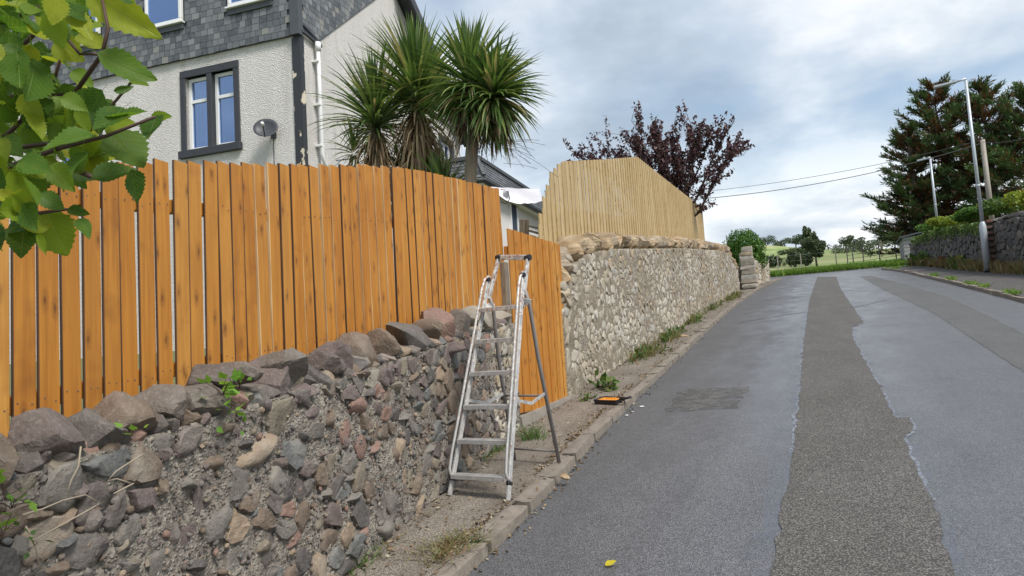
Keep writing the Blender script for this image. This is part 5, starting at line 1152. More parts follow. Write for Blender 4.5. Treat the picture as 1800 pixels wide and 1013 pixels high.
for i in range(150):
    d = q.normal(size=3)*np.array([0.7, 0.5, 0.7])+np.array([0, 0, -0.45]); p0 = c+q.normal(0, 0.05, 3); mb.tube([p0, p0+d*0.14, p0+d*0.26+np.array([0, 0, -0.06])], 0.004, 3, cap=False)
for i in range(24):
    p0 = at(895, 262, 8.0)+q.normal(0, 0.07, 3); d = q.normal(size=3)*np.array([0.6, 0.4, 0.35])+np.array([0.45, 0, -0.3]); mb.tube([p0, p0+d*0.2, p0+d*0.36+np.array([0, 0, -0.03])], 0.0025, 3, cap=False)
mb.build('flower_stalks', 'twig', PR)
YU = empty('yucca_plant', at(783, 320, 8.0), 'spiky dark green plant showing over the fence beside the bare palm trunk', 'plant')
head(YU, at(783, 345, 8.3), 0.66, 60, 12, 25, 88, 0, 1, None, 0.045); head(YU, at(765, 350, 8.4), 0.6, 30, 13, 25, 85, 0, 1, None, 0.04)

# ------------------------------------------------------------------ leaf cards and trees
def leafquads(P, size, q, aspect=1.6, out=None, ow=0.0):
    n = len(P); d = q.normal(size=(n, 3))
    if out is not None: d = d+out*ow
    d /= np.linalg.norm(d, axis=1)[:, None]; r = q.normal(size=(n, 3)); e = np.cross(d, r); e /= np.linalg.norm(e, axis=1)[:, None]+1e-9
    s = (size*q.uniform(0.6, 1.3, n))[:, None] if np.isscalar(size) else (size*q.uniform(0.6, 1.3, n))[:, None]
    f = np.cross(d, e)
    return np.stack([P-e*s*aspect/2, P-f*s*0.42+e*s*0.1, P+e*s*aspect/2, P+f*s*0.42+e*s*0.1], 1)
def limb_tree(par, base, tips, r0, seed, leafmat, lsize, per, spread, sub=5, bark='bark', split=0.25, lname='leaf_crown'):
    q = np.random.RandomState(seed); mb = MB(); pts = []
    base = np.array(base); ctr = np.mean(tips, axis=0); fork = base+(ctr-base)*split
    mb.tube([base, (base+fork)/2+q.normal(0, 0.03, 3), fork], [r0, r0*0.85, r0*0.7], 8)
    for tp_ in tips:
        tp_ = np.array(tp_); L = np.linalg.norm(tp_-fork); m1 = fork+(tp_-fork)*0.4+q.normal(0, 0.05*L, 3)+np.array([0, 0, -0.03*L]); m2 = fork+(tp_-fork)*0.75+q.normal(0, 0.03*L, 3)
        chain = [fork, m1, m2, tp_]; mb.tube(chain, [r0*0.5, r0*0.3, r0*0.14, r0*0.04], 6)
        for k in range(sub):
            f = q.uniform(0.3, 0.95); i = int(f*3); a = chain[i]; b = chain[i+1]; p = a+(b-a)*(f*3-i); d = (tp_-fork)/L*0.9+q.normal(0, 0.42, 3)+np.array([0, 0, 0.12]); e = p+d*L*q.uniform(0.10, 0.22)
            mid = (p+e)/2+q.normal(0, 0.03*L, 3); mb.tube([p, mid, e], [r0*0.12, r0*0.08, r0*0.03], 4, cap=False)
            for u in np.linspace(0.2, 1.05, max(2, per//3)): pts.append((p+(e-p)*u+q.normal(0, spread*0.6, 3)))
        for u in q.uniform(0.3, 1.03, per):
            i = min(int(u*3), 2); a = chain[i]; b = chain[i+1]; pts.append(a+(b-a)*(u*3-i)+q.normal(0, spread, 3)*(1.1-0.5*u))
    mb.build('branches', bark, par, True); P = np.array(pts)
    quads(lname, leafquads(P, lsize, q), q.random_sample(len(P)), leafmat, par)
def clump_crown(par, clumps, n, lsize, seed, m, name='leaf_crown', aspect=1.4):
    q = np.random.RandomState(seed); Ps = []; Os = []
    tot = sum(c[3]*c[4] for c in clumps)
    for (x, y, z, rx, rz_) in clumps:
        k = int(n*rx*rz_/tot); d = q.normal(size=(k, 3)); d /= np.linalg.norm(d, axis=1)[:, None]; r = q.uniform(0.25, 1.0, k)**0.45
        lump = 1+0.22*np.array([nz(v*1.0, 2.6, seed+x) for v in d]); Ps.append(np.array([x, y, z])+d*(r*lump)[:, None]*np.array([rx, rx, rz_])); Os.append(d)
    P = np.concatenate(Ps); O = np.concatenate(Os); quads(name, leafquads(P, lsize, q, aspect, O, 0.8), np.clip(q.normal(0.5, 0.25, len(P)), 0, 1), m, par)

# purple plum
YP = 22.0
tipsp = [at(t_[0], 285+(t_[1]-285)*0.62 if t_[1] < 285 else t_[1], YP+R.uniform(-1.2, 1.5)) for t_ in ((1012, 262), (1040, 268), (1062, 244), (1085, 262), (1102, 202), (1118, 222), (1126, 192), (1143, 192), (1160, 212), (1182, 188), (1192, 215), (1212, 216), (1228, 188), (1250, 200), (1278, 188), (1303, 220), (1297, 246), (1150, 250), (1100, 275), (1205, 250), (1140, 285), (1225, 235), (1170, 235))]
PT2 = empty('plum_tree', (at(1185, 360, YP)[0], YP, rz(YP)+0.8), 'purple leaved plum tree rising behind the pale fence', 'tree')
limb_tree(PT2, (at(1188, 420, YP)[0], YP, rz(YP)+0.8), tipsp, 0.12, 21, 'plum_leaf', 0.075, 125, 0.065, 12, split=0.35)

# round clipped bush, stone gate pillar and stub walls at the end of the lane
bc = at(1308, 440, 35.5); BU = empty('round_bush', (bc[0], bc[1], rz(35.5)+0.3), 'round clipped green bush beside the stone gate pillar', 'bush')
clump_crown(BU, [(bc[0], bc[1], bc[2], 0.92, 0.95), (bc[0]+0.05, bc[1], bc[2]-0.5, 0.9, 0.8)], 14000, 0.07, 3, 'hedge_leaf'); trunk(BU, [(bc[0], bc[1], rz(35.5)+0.3), bc], 0.08, 0.05, 'bark')
def rough_block(size, seed):
    bm = bmesh.new(); bmesh.ops.create_cube(bm, size=1.0); bmesh.ops.subdivide_edges(bm, edges=bm.edges[:], cuts=3, use_grid_fill=True)
    V = []
    for v in bm.verts:
        p = np.array(v.co); e = (np.abs(p) > 0.49).sum(); p = p*(1-0.05*(e-1) if e > 1 else 1.0); p = p*(1+0.10*nz(p, 2.2, seed*3.1)); V.append(p*np.array(size))
    bm.verts.index_update(); F = [tuple(q.index for q in f.verts) for f in bm.faces]; bm.free(); return np.array(V), F
def block_stack(par, c, size, rows, m, seed, taper=0.0):
    q = random.Random(seed); z = 0; hs = [q.uniform(0.6, 1.3) for _ in range(rows)]; tot = sum(hs)
    for r_ in range(rows):
        hh = size[2]*hs[r_]/tot; k = 1-taper*(r_/rows)**2; parts = [(0, 1.0)] if q.random() < 0.4 else [(-0.25+q.uniform(-.08, .08), 0.5), (0.25, 0.5)]
        for (oy, fy) in parts:
            Vv, Ff = rough_block((size[0]*k*q.uniform(.95, 1.06), size[1]*k*fy*1.02, hh*1.0), seed*7+r_*3+int(oy*10)); b = MB(); b.add(Vv, Ff, q.random()); o = b.build('stone', m, par, 30); o.location = (c[0]+q.gauss(0, 0.012), c[1]+oy*size[1]*k, c[2]+z+hh/2)
        z += hh
pg = gnd(1318, 508, PH); GP = empty('stone_pillar', pg, 'rough sandstone gate pillar with a rounded top near the junction', 'pillar')
block_stack(GP, pg, (0.6, 0.6, 1.75), 9, 'sandstone', 50, 0.4)
pS = Path([pg[:2]+np.array([0.05, 0.3]), pg[:2]+np.array([0.12, 2.0]), pg[:2]+np.array([0.30, 4.2]), pg[:2]+np.array([0.45, 5.6])])
SW = empty('stub_wall', (pS.xy(2)[0], pS.xy(2)[1], rz(35)), 'low sandstone wall stub sloping down beyond the gate pillar', 'wall')
topS = lambda s_: float(np.interp(s_, [0, 0.8, 2.2, 4.0, 4.2, 5.4], [1.5, 1.25, 1.0, 0.9, 1.1, 1.05]))
mortar_face(pS, 0.0, pS.L, topS, PH, 0.08, 0.06, 0.03, 'sand_mortar', SW, 18, 0.4)
P_, R_ = scatter(0.0, pS.L, topS, lambda s_, h: 0.17, 1.3, 1500, 35); geos = []
for i, (c, poly) in enumerate(cells(P_, topS, 0.0, pS.L, 1.3, 0.35)):
    W, F = stone_geo(pS, poly, 0.012, rk.uniform(0.02, 0.05), 12000+i, PH); geos.append((W, F, rk.random(), None))
place_stones(geos, 'sandstone', SW, 'stone', 'small_rubble', 300)
for k in range(14):
    s_ = 0.2+k*0.4; c = pS.pt(s_, 0, -0.2); c[2] = rz(c[1])+PH+topS(s_)+0.05; Vv, Ff = boulder((0.42, 0.5, 0.26), 8000+k, 2, 12, 0.12); b = MB(); b.add(Vv, Ff, R.random()); o = b.build('cope_stone', 'sandstone', SW, 32); o.location = c
gc = gnd(1303, 512, PH); DG = empty('dark_gate', gc, 'dark brown wooden gate standing open beside the stone pillar', 'gate'); mb = MB()
for k in range(4): mb = MB(); mb.bar((gc[0]-0.15*k-0.1, gc[1]+1.2, gc[2]), (gc[0]-0.15*k-0.1, gc[1]+1.2, gc[2]+1.1), 0.13, 0.02, up=(0, 1, 0)); mb.build('board', 'old_wood', DG)
mb = MB(); mb.bar((gc[0], gc[1]+1.23, gc[2]+0.9), (gc[0]-0.6, gc[1]+1.23, gc[2]+0.9), 0.1, 0.03); mb.build('rail', 'old_wood', DG)

# conifers on the right
def cypress(par, base, H, Rm, seed, n_l, brown, az0=None, low=0.12):
    q = np.random.RandomState(seed); V = [[], []]; A = [[], []]; mb = MB(); base = np.array(base); mb.tube([base, base+np.array([0.1, 0, H*0.5]), base+np.array([0.0, 0.05, H*0.97])], [0.28, 0.16, 0.02], 8)
    for i in range(n_l):
        f = (i+q.random_sample())/n_l; h = H*(low+(1-low)*f); az = q.uniform(0, 2*PI) if az0 is None else az0+q.normal(0, 1.3)
        L = Rm*(1-f)**0.75*q.uniform(0.5, 1.25)+0.3; rise = q.uniform(-0.05, 0.45)+0.4*f
        d = np.array([math.cos(az), math.sin(az), rise]); p0 = base+np.array([0, 0, h]); tip = p0+d*L; mid = p0+d*L*0.5+np.array([0, 0, -0.08*L]); mb.tube([p0, mid, tip], [0.05*(1-f)+0.02, 0.03, 0.008], 5, cap=False)
        ns = int(24+L*30)
        for k in range(ns):
            u = q.uniform(0.06, 1.02)**0.9; a = p0+(mid-p0)*u*2 if u < 0.5 else mid+(tip-mid)*(u-0.5)*2
            side = np.cross(d, (0, 0, 1)); c = a+side*q.normal(0, 0.17*L*0.55*(1.15-u))+np.array([0, 0, q.normal(0.02, 0.05)])
            b = 1 if (q.random_sample() < brown*(1.25-u) and u < 0.85) else 0
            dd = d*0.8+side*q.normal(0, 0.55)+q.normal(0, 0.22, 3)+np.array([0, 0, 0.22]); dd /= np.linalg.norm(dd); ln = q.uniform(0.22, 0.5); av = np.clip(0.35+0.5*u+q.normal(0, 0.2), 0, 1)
            for j in range(6):
                e = dd+q.normal(0, 0.42, 3)*np.array([1, 1, 0.5]); e /= np.linalg.norm(e); s = ln*q.uniform(0.4, 0.75); cc = c+dd*ln*0.16*j; x = np.cross(e, q.normal(0, 0.5, 3)+np.array([0, 0, 1])); x /= np.linalg.norm(x)+1e-9; V[b].append((cc, cc+e*s*0.45+x*s*0.12, cc+e*s, cc+e*s*0.45-x*s*0.12)); A[b].append(av)
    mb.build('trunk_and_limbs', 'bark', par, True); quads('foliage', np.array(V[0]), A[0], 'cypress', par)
    if V[1]: quads('browned_foliage', np.array(V[1]), A[1], 'cypress_brown', par)
def gz(x, y): return rz(y)+1.1
for (px, Y, ptop, Rm, n_l, br, lab) in ((1668, 50.5, 148, 3.5, 110, 0.95, 'nearest dark conifer with browned inner branches sweeping left over the road end'), (1752, 49.0, 150, 3.7, 100, 0.8, 'tall dark conifer behind the taller lamp post'), (1830, 47.0, 160, 3.6, 70, 0.4, 'dark conifer cut off by the right edge of the picture')):
    b = at(px, 400, Y); b[2] = gz(b[0], Y); H = at(px, ptop, Y)[2]-b[2]; o = empty('conifer', b, lab, 'tree', 'conifers behind the right wall'); cypress(o, b, H, Rm, int(px), n_l, br, None, 0.02)
b = at(1614, 420, 49.5); b[2] = gz(b[0], 49.5)-0.3; o = empty('conifer', b, 'lower left conifer leaning out over the road end', 'tree', 'conifers behind the right wall'); cypress(o, b, at(1590, 228, 49.5)[2]-b[2], 2.2, 99, 80, 0.6, None, 0.0)

# lamp posts
def lamp(base, H, lab, arm):
    L_ = empty('lamp_post', base, lab, 'lamp post', 'street lamps on the right'); b = np.array(base)
    mb = MB(); mb.tube([b, b+np.array([0, 0, 0.12])], 0.115, 14); mb.build('base_band', 'black_plastic', L_, True)
    mb = MB(); mb.tube([b+np.array([0, 0, 0.10]), b+np.array([0, 0, 1.55]), b+np.array([0, 0, 1.68]), b+np.array([0, 0, 1.70])], [0.105, 0.105, 0.07, 0.062], 14); mb.build('base_column', 'galvanised', L_, True)
    mb = MB(); mb.tube([b+np.array([0, 0, 1.68]), b+np.array([0, 0, H-0.04])], [0.06, 0.045], 12); mb.tube([b+np.array([0, 0, 2.9]), b+np.array([0, 0, 2.96])], 0.064, 12); mb.build('post', 'galvanised', L_, True)
    a = b+np.array([0, 0, H]); e = a+np.array(arm)
    mb = MB(); mb.tube([a-np.array([0, 0, 0.05]), a+np.array([0, 0, 0.02]), a+np.array(arm)*0.35], 0.04, 8); mb.build('arm', 'galvanised', L_, True)
    mb = MB(); mb.bar(a+np.array(arm)*0.3, e, 0.2, 0.07); mb.box(a+np.array(arm)*0.45+np.array([0, 0, 0.06]), (0.09, 0.09, 0.07)); mb.build('lantern', 'galvanised', L_)
lb = gnd(1737, 479, 0.09); lamp(lb, at(1697, 140, lb[1])[2]-lb[2], 'taller grey street lamp in front of the brick pier', (-0.95, 0.1, -0.06))
y2 = 40.5; l2 = at(1653, 440, y2); l2[2] = rz(y2)+0.0; lamp(l2, at(1639, 277, y2)[2]-l2[2], 'farther smaller street lamp in front of the conifers', (-0.55, 0.1, -0.05))
# wooden poles and wires
def pole(px, ptop, Y, zb, lab, arm=False, r=0.13):
    tp_ = at(px, ptop, Y); b = np.array([tp_[0], tp_[1], zb]); P_ = empty('utility_pole', b, lab, 'pole', 'wooden utility poles'); mb = MB(); mb.tube([b, tp_], [r, r*0.8], 10); mb.build('post', 'pole_wood', P_, True)
    if arm: mb = MB(); mb.bar(tp_+np.array([-0.9, 0, -0.2]), tp_+np.array([0.9, 0, -0.2]), 0.1); mb.build('cross_arm', 'pole_wood', P_)
    return tp_
t1 = pole(1727, 246, 40.0, rz(40)+1, 'weathered wooden pole against the conifers behind the taller lamp')
t2 = pole(1545, 398, 108.0, tz(7, 108), 'thin far utility pole with a cross arm out in the field', True, 0.11)
def wire(a, b, sag, lab, r=0.012):
    a, b = np.array(a), np.array(b); mb = MB(); mb.tube([a+(b-a)*k/24+np.array([0, 0, -sag*4*(k/24)*(1-k/24)]) for k in range(25)], r, 5); tag(mb.build('overhead_wire', 'wire_black', None, True), lab, 'wire', 'overhead wires')
a0 = at(1130, 356, 34.0); wire(a0, t1+np.array([0, 0, -0.15]), 0.55, 'lower dark overhead wire sagging across the lane to the conifers', 0.016)
wire(at(1130, 345, 40.0), t1+np.array([0, 0, 0.0]), 0.45, 'upper faint overhead wire crossing above the lane end', 0.011)
wire(t1+np.array([0, 0, -0.1]), at(1850, 225, 30.0), 0.2, 'short wire from the wooden pole through the conifers to the right', 0.01)
wire(at(1640, 398, 90), t2, 0.8, 'thin distant wire running from the far field pole', 0.012)

# ------------------------------------------------------------------ field, verge and far trees
def far_tree(px, py_base, py_top, Y, wpx, lab, seed, m='far_leaf', n=1400, dens=1.0, group='trees along the far ridge'):
    b = at(px, py_base, Y); g = tz(b[0], Y); H = at(px, py_top, Y)[2]-g; Wd = wpx/FPX*proj(b)[2]; q = random.Random(seed); o = empty('tree', (b[0], Y, g), lab, 'tree', group)
    trunk(o, [(b[0], Y, g-0.3), (b[0]+q.gauss(0, 0.1), Y, g+H*0.55)], 0.04*H, 0.02*H, 'bark')
    cl = [(b[0]+q.uniform(-.34, .34)*Wd, Y+q.uniform(-.3, .3)*Wd, g+H*q.uniform(0.42, 0.80), Wd*q.uniform(.17, .30), H*q.uniform(.13, .22)) for _ in range(9)]
    clump_crown(o, cl, int(n*dens), H*0.055, seed, m)
for i, (px, pt, wp, lab) in enumerate(((1350, 414, 30, 'leftmost rounded tree on the far ridge'), (1374, 418, 34, 'second low tree on the far ridge from the left'), (1398, 409, 40, 'broad tree on the far ridge left of the ragged tall one'), (1420, 396, 16, 'ragged tall tree standing above the far ridge'), (1432, 404, 16, 'thin wispy tree beside the ragged tall one on the ridge'),
        (1487, 412, 26, 'small tree on the ridge left of the far pole'), (1508, 415, 26, 'low tree on the ridge just left of the far pole'), (1550, 410, 52, 'broad round tree on the ridge at the far pole'), (1582, 419, 30, 'low tree on the ridge partly behind the conifers'), (1330, 420, 30, 'low tree on the ridge just right of the round bush'))):
    far_tree(px, 428, pt, 146+R.uniform(-6, 6), wp, lab, 300+i)
far_tree(1437, 478, 415, 55.0, 44, 'dark hawthorn standing at the field fence straight up the lane', 340, 'far_leaf', 4200, 1.0, 'field hedge plants')
for i, (px, pb_, pt, Y, wp, lab) in enumerate(((1385, 470, 452, 62, 60, 'low dark hedge bush left of the hawthorn'), (1345, 468, 448, 60, 40, 'dark hedge bush right behind the round bush'), (1395, 450, 434, 96, 40, 'reddish brown scrub patch in the field'), (1500, 446, 432, 98, 50, 'low brownish scrub in the field right of the hawthorn'), (1530, 440, 420, 125, 120, 'long dark hedge below the ridge trees'), (1408, 463, 440, 58, 30, 'small ragged bush leaning left of the hawthorn'))):
    b = at(px, pb_, Y); g = tz(b[0], Y); H = max(at(px, pt, Y)[2]-g, 0.5); Wd = wp/FPX*Y; o = empty('hedge_bush', (b[0], Y, g), lab, 'bush', 'field hedge plants'); q = random.Random(i)
    clump_crown(o, [(b[0]+(k/5-0.5)*Wd, Y+q.gauss(0, .3), g+H*0.45, Wd*0.16, H*0.5*q.uniform(.7, 1.1)) for k in range(6)], 1500, H*0.13, 360+i, 'far_leaf')
# wire fence posts along the field edge
FF = empty('field_fence', at(1450, 470, 50), 'low post and wire fence along the edge of the green field', 'fence'); tops_ = []
for px in (1345, 1367, 1408, 1470, 1500):
    p = at(px, 460, 50.5); g = tz(p[0], 50.5); mb = MB(); mb.bar((p[0], 50.5, g-0.2), (p[0], 50.5, g+1.05), 0.07); mb.build('post', 'pole_wood', FF); tops_.append(np.array([p[0], 50.5, g+1.0]))
for dz in (0, -0.35, -0.65):
    mb = MB(); mb.tube([q+np.array([0, -0.05, dz]) for q in tops_], 0.004, 4); mb.build('wire', 'galvanised', FF)
FG = empty('field_gate', at(1545, 466, 49), 'dark metal bar gate into the field near the right wall end', 'gate')
x0, x1 = at(1490, 460, 49)[0], at(1606, 460, 49)[0]; g = tz(2, 49)
for x in np.linspace(x0, x1, 5): mb = MB(); mb.bar((x, 49, g-0.1), (x, 49, g+1.25+0.05*(x-x0)), 0.06); mb.build('upright', 'rusty_steel', FG)
for k in range(5): mb = MB(); mb.bar((x0, 49, g+0.25+k*0.23), (x1, 49, g+0.25+k*0.23+0.2), 0.022); mb.build('bar', 'rusty_steel', FG)
SH = empty('shed', at(1598, 460, 46.5), 'grey boarded shed with a sloping roof at the end of the right wall', 'shed'); x = at(1598, 460, 46.5)[0]; g = rz(46.5)
for k in range(7): mb = MB(); mb.box((x+1.2, 46.5, g+0.1+k*0.2), (3.0, 2.4, 0.185), None, 0.01); mb.build('board', 'shed_board', SH)
mb = MB(); V = [(x-0.45, 45.1, g+1.42), (x+2.9, 45.1, g+1.95), (x+2.9, 47.9, g+1.95), (x-0.45, 47.9, g+1.42)]; slab(mb, V, 0.08); mb.build('roof', 'lead', SH)
def tufts(name, pts, hgt, m, seed, per=9, parent=None, wd=0.012, lean=0.45):
    q = np.random.RandomState(seed); V = []; A = []
    for p in pts:
        for k in range(per):
            b = np.array(p)+np.array([q.normal(0, 0.035), q.normal(0, 0.035), -0.01]); h = hgt*q.uniform(0.45, 1.15); d = np.array([q.normal(0, lean), q.normal(0, lean), 1.0]); x = np.array([q.normal(), q.normal(), 0]); x /= np.linalg.norm(x)
            t_ = b+d*h; mdl = b+d*h*0.55; V.append((b-x*wd/2, b+x*wd/2, mdl+x*wd*0.4, mdl-x*wd*0.4)); V.append((mdl-x*wd*0.4, mdl+x*wd*0.4, t_+x*0.001, t_-x*0.001)); A += [q.random_sample()]*2
    o_ = quads(name, np.array(V), A, m, parent); o_['kind'] = 'stuff'; return o_
q = np.random.RandomState(8); pts = [(x, y, tz(x, y)-0.03) for x, y in zip(q.uniform(-9, 6, 3600), 45.0+np.abs(q.normal(0, 1.3, 3600)))]
tag(tufts('verge_grass', pts, 0.34, 'grass', 3, 9, wd=0.05), 'bright green grass verge across the end of the lane', 'grass', kind='stuff')

# ------------------------------------------------------------------ overhanging lime branch in the foreground
def leaf_mesh(seed):
    q = random.Random(seed); n = 18; V = []; F = []; fold = q.uniform(0.10, 0.35); curl = q.uniform(-0.35, 0.25); tw = q.uniform(-0.3, 0.3); asym = q.uniform(0.9, 1.1)
    def prof(t_): return (math.sin(PI*min(t_**0.62, 1.0))**0.8)*0.5*(1-0.10*t_) if t_ < 1 else 0
    for i in range(n+1):
        t_ = i/n; w_ = prof(t_); z = curl*(t_-0.2)**2; row = []
        for k in (-1, -0.5, 0, 0.5, 1):
            ww = w_*abs(k)*(asym if k > 0 else 1/asym); ser = (0.045*(1 if i % 2 else -1)*w_*2 if abs(k) == 1 and 0 < i < n else 0)
            x = (ww+ser)*(1 if k > 0 else -1) if k else 0
            V.append((x, t_+(-0.05*abs(k) if i == 0 else 0)+abs(k)*0.02, z+abs(x)*fold+x*tw*t_+0.02*math.sin(9*t_+k*3+seed)*abs(k)))
    for i in range(n):
        for k in range(4): F.append((i*5+k, i*5+k+1, (i+1)*5+k+1, (i+1)*5+k))
    V2 = len(V); V += [(-0.008, -0.28, -0.05), (0.008, -0.28, -0.05), (0.008, 0.01, 0.0), (-0.008, 0.01, 0.0)]; F.append((V2, V2+1, V2+2, V2+3))
    me = bpy.data.meshes.new('leaf'); me.from_pydata(V, [], F); me.polygons.foreach_set('use_smooth', [True]*len(F)); me.materials.append(MATS['lime_leaf']); return me
LM = [leaf_mesh(i) for i in range(14)]
LT = empty('lime_tree', (-3.9, -0.6, 0.8), 'leafy lime tree branch hanging in from the upper left corner', 'tree')
def put_leaf(par, b, tip, wr, roll, me=None, facing=0.75):
    b = np.array(b); tip = np.array(tip); L = np.linalg.norm(tip-b); y = (tip-b)/L; v = CAMP-(b+tip)/2; v /= np.linalg.norm(v)
    z = v*facing+np.array([0, 0, 0.45])+rs.normal(0, 0.22, 3); z = z-y*(z @ y); z /= np.linalg.norm(z); x = np.cross(y, z)
    c, s_ = math.cos(roll), math.sin(roll); x, z = x*c+z*s_, z*c-x*s_
    o = bpy.data.objects.new('leaf', me or R.choice(LM)); C.objects.link(o); o.parent = par; o.matrix_parent_inverse = Matrix.Translation(-Vector(par.location))
    o.matrix_basis = Matrix(((x[0]*L*wr, y[0]*L, z[0]*L, b[0]), (x[1]*L*wr, y[1]*L, z[1]*L, b[1]), (x[2]*L*wr, y[2]*L, z[2]*L, b[2]), (0, 0, 0, 1))); return o
named = [((95, -8), (92, 44), .85), ((156, -12), (284, 68), .5), ((174, 94), (270, 148), .55), ((274, 204), (260, 244), .8), ((266, 210), (302, 205), .7), ((188, 210), (260, 203), .6), ((198, 234), (252, 300), .85), ((163, 314), (240, 302), .65), ((230, 300), (242, 358), .75),
   ((82, 372), (118, 448), .85), ((180, 160), (160, 198), .85), ((80, 28), (112, 84), .8), ((112, 18), (170, 34), .6), ((108, 172), (154, 192), .75), ((216, 190), (168, 236), .8), ((166, 238), (78, 258), .65), ((138, 262), (188, 306), .7), ((12, 408), (78, 384), .65), ((118, 370), (158, 380), .55),
   ((140, 386), (157, 420), .5), ((63, 414), (82, 450), .55), ((60, 118), (48, 176), .95), ((98, 72), (148, 108), .85), ((140, 60), (188, 92), .7), ((120, 120), (92, 88), .7), ((70, 340), (112, 372), .7), ((90, 290), (130, 335), .6), ((150, 268), (120, 300), .7), ((200, 160), (234, 152), .4), ((228, 145), (262, 152), .45), ((186, -10), (232, 12), .5), ((135, 240), (160, 215), .6)]
for (b, tpp, wr) in named:
    D = R.uniform(1.45, 1.75); put_leaf(LT, atd(*b, D), atd(*tpp, D+R.uniform(-0.06, 0.03)), wr*1.05, R.gauss(0, 0.35))
def fillleaves(n, x0, x1, y0, y1, D0, D1):
    for _ in range(n):
        b = (R.uniform(x0, x1), R.uniform(y0, y1)); D = R.uniform(D0, D1); an = R.gauss(0.75, 0.9); L = R.uniform(0.05, 0.085); lp = L*FPX/D
        put_leaf(LT, atd(*b, D), atd(b[0]+math.cos(an)*lp, b[1]+math.sin(an)*lp, D+R.uniform(-0.05, 0.05)), R.uniform(.6, .95), R.gauss(0, 0.55))
fillleaves(115, -60, 60, -20, 310, 1.55, 2.3); fillleaves(30, -40, 45, 300, 400, 1.5, 2.1); fillleaves(42, 20, 140, -20, 110, 1.6, 2.2); fillleaves(46, 30, 155, 120, 305, 1.6, 2.2); fillleaves(14, 120, 195, 150, 270, 1.6, 2.0)
mb = MB(); tb = np.array([-3.9, -0.6, 0.3])
mb.tube([tb, tb+np.array([0.05, 0.05, 1.4]), tb+np.array([0.0, 0.1, 3.4]), tb+np.array([-0.2, 0.2, 5.0])], [0.17, 0.14, 0.10, 0.04], 12); mb.build('trunk', 'bark', LT, True)
hub = atd(-160, 300, 2.3); hub2 = atd(-140, 120, 2.4)
mb = MB(); mb.tube([tb+np.array([0.02, 0.08, 1.3]), (tb+hub)/2+np.array([0, 0, 0.9]), hub], [0.07, 0.05, 0.03], 8); mb.tube([tb+np.array([0.0, 0.1, 1.9]), (tb+hub2)/2+np.array([0, 0, 1.2]), hub2], [0.06, 0.045, 0.025], 8); mb.build('limb', 'bark', LT, True)
for (h_, pts, r_) in ((hub, ((-20, 330, 1.9), (60, 298, 1.75), (120, 294, 1.7), (166, 313, 1.62)), .009), (hub, ((20, 292, 1.8), (100, 262, 1.7), (185, 240, 1.62), (272, 206, 1.55)), .006), (hub2, ((-20, 175, 2.0), (60, 165, 1.8), (130, 166, 1.7), (180, 95, 1.6), (190, 50, 1.6), (178, -10, 1.65)), .006), (hub2, ((0, 120, 2.0), (60, 60, 1.8), (95, 40, 1.7), (140, 95, 1.65), (175, 96, 1.6)), .005), (hub, ((30, 260, 1.8), (140, 245, 1.7), (166, 222, 1.65), (230, 146, 1.6)), .005), (hub, ((-20, 380, 1.8), (60, 376, 1.65), (118, 368, 1.58)), .005), (hub2, ((-10, 40, 1.9), (80, 10, 1.75), (156, -10, 1.62)), .006), (hub, ((10, 240, 1.9), (90, 160, 1.8), (110, 90, 1.75)), .005)):
    mb = MB(); P_ = [h_]+[atd(*p) for p in pts]; mb.tube(P_, [r_*1.6]+[r_*(1-0.7*i/len(pts)) for i in range(len(pts))], 6); mb.build('twig', 'twig', LT, True)

# ------------------------------------------------------------------ small plants, litter
def broad_plant(name, spots, L, m, lab, cat, n=10, group=None, stem=True, seed=1, wall=None):
    o = empty(name, spots[0], lab, cat, group); q = np.random.RandomState(seed); V = []; A = []; mb = MB()
    for s_ in spots:
        s_ = np.array(s_)
        for k in range(n):
            d = q.normal(0, 0.75, 3)+np.array([0.25, -0.2, 0.75]); d /= np.linalg.norm(d); e = s_+d*L*q.uniform(0.4, 1.5); ln = L*q.uniform(0.55, 1.1); dd = d*0.5+q.normal(0, 0.45, 3)+np.array([0.1, -0.1, -0.15]); dd /= np.linalg.norm(dd); x = np.cross(dd, q.normal(0, 0.4, 3)+np.array([0, 0, 1])); x /= np.linalg.norm(x)+1e-9
            w_ = ln*0.36; V += [(e, e+dd*ln*0.35+x*w_, e+dd*ln, e+dd*ln*0.4+np.array([0, 0, -0.05*ln])), (e, e+dd*ln*0.4+np.array([0, 0, -0.05*ln]), e+dd*ln, e+dd*ln*0.35-x*w_)]; A += [q.random_sample()]*2
            if stem: mb.tube([s_, (s_+e)/2+np.array([0, 0, 0.1*L]), e], L*0.025, 4, cap=False)
    quads('leaves', np.array(V), A, m, o)['kind'] = 'stuff'
    if stem: mb.build('stems', 'twig', o, True)['kind'] = 'stuff'
    return o
def onwall(px, py, out=0.05): s_, z = wallA.hit(px, py, out); return wallA.pt(s_, z, out)
broad_plant('wall_seedling', [onwall(392, 694, .08), onwall(418, 688, .08), onwall(400, 712, .07)], 0.06, 'bright_weed', 'bright green seedling rooted between coping stones of the dark wall', 'plant', 9, 'seedlings on the dark wall', True, 4)
broad_plant('wall_seedling', [onwall(388, 742, .06), onwall(412, 738, .06)], 0.045, 'bright_weed', 'few bright leaves hanging just below the larger wall seedling', 'plant', 4, 'seedlings on the dark wall', True, 5)
broad_plant('wall_seedling', [onwall(229, 768, .10)], 0.04, 'bright_weed', 'tiny bright green sprig on the brown rounded coping stone', 'plant', 5, 'seedlings on the dark wall', True, 6)
broad_plant('bramble_shoot', [onwall(8, 880, .25), onwall(20, 894, .28), onwall(4, 946, .25)], 0.055, 'bright_weed', 'yellow green bramble shoot at the lower left picture edge', 'plant', 5, None, True, 7)
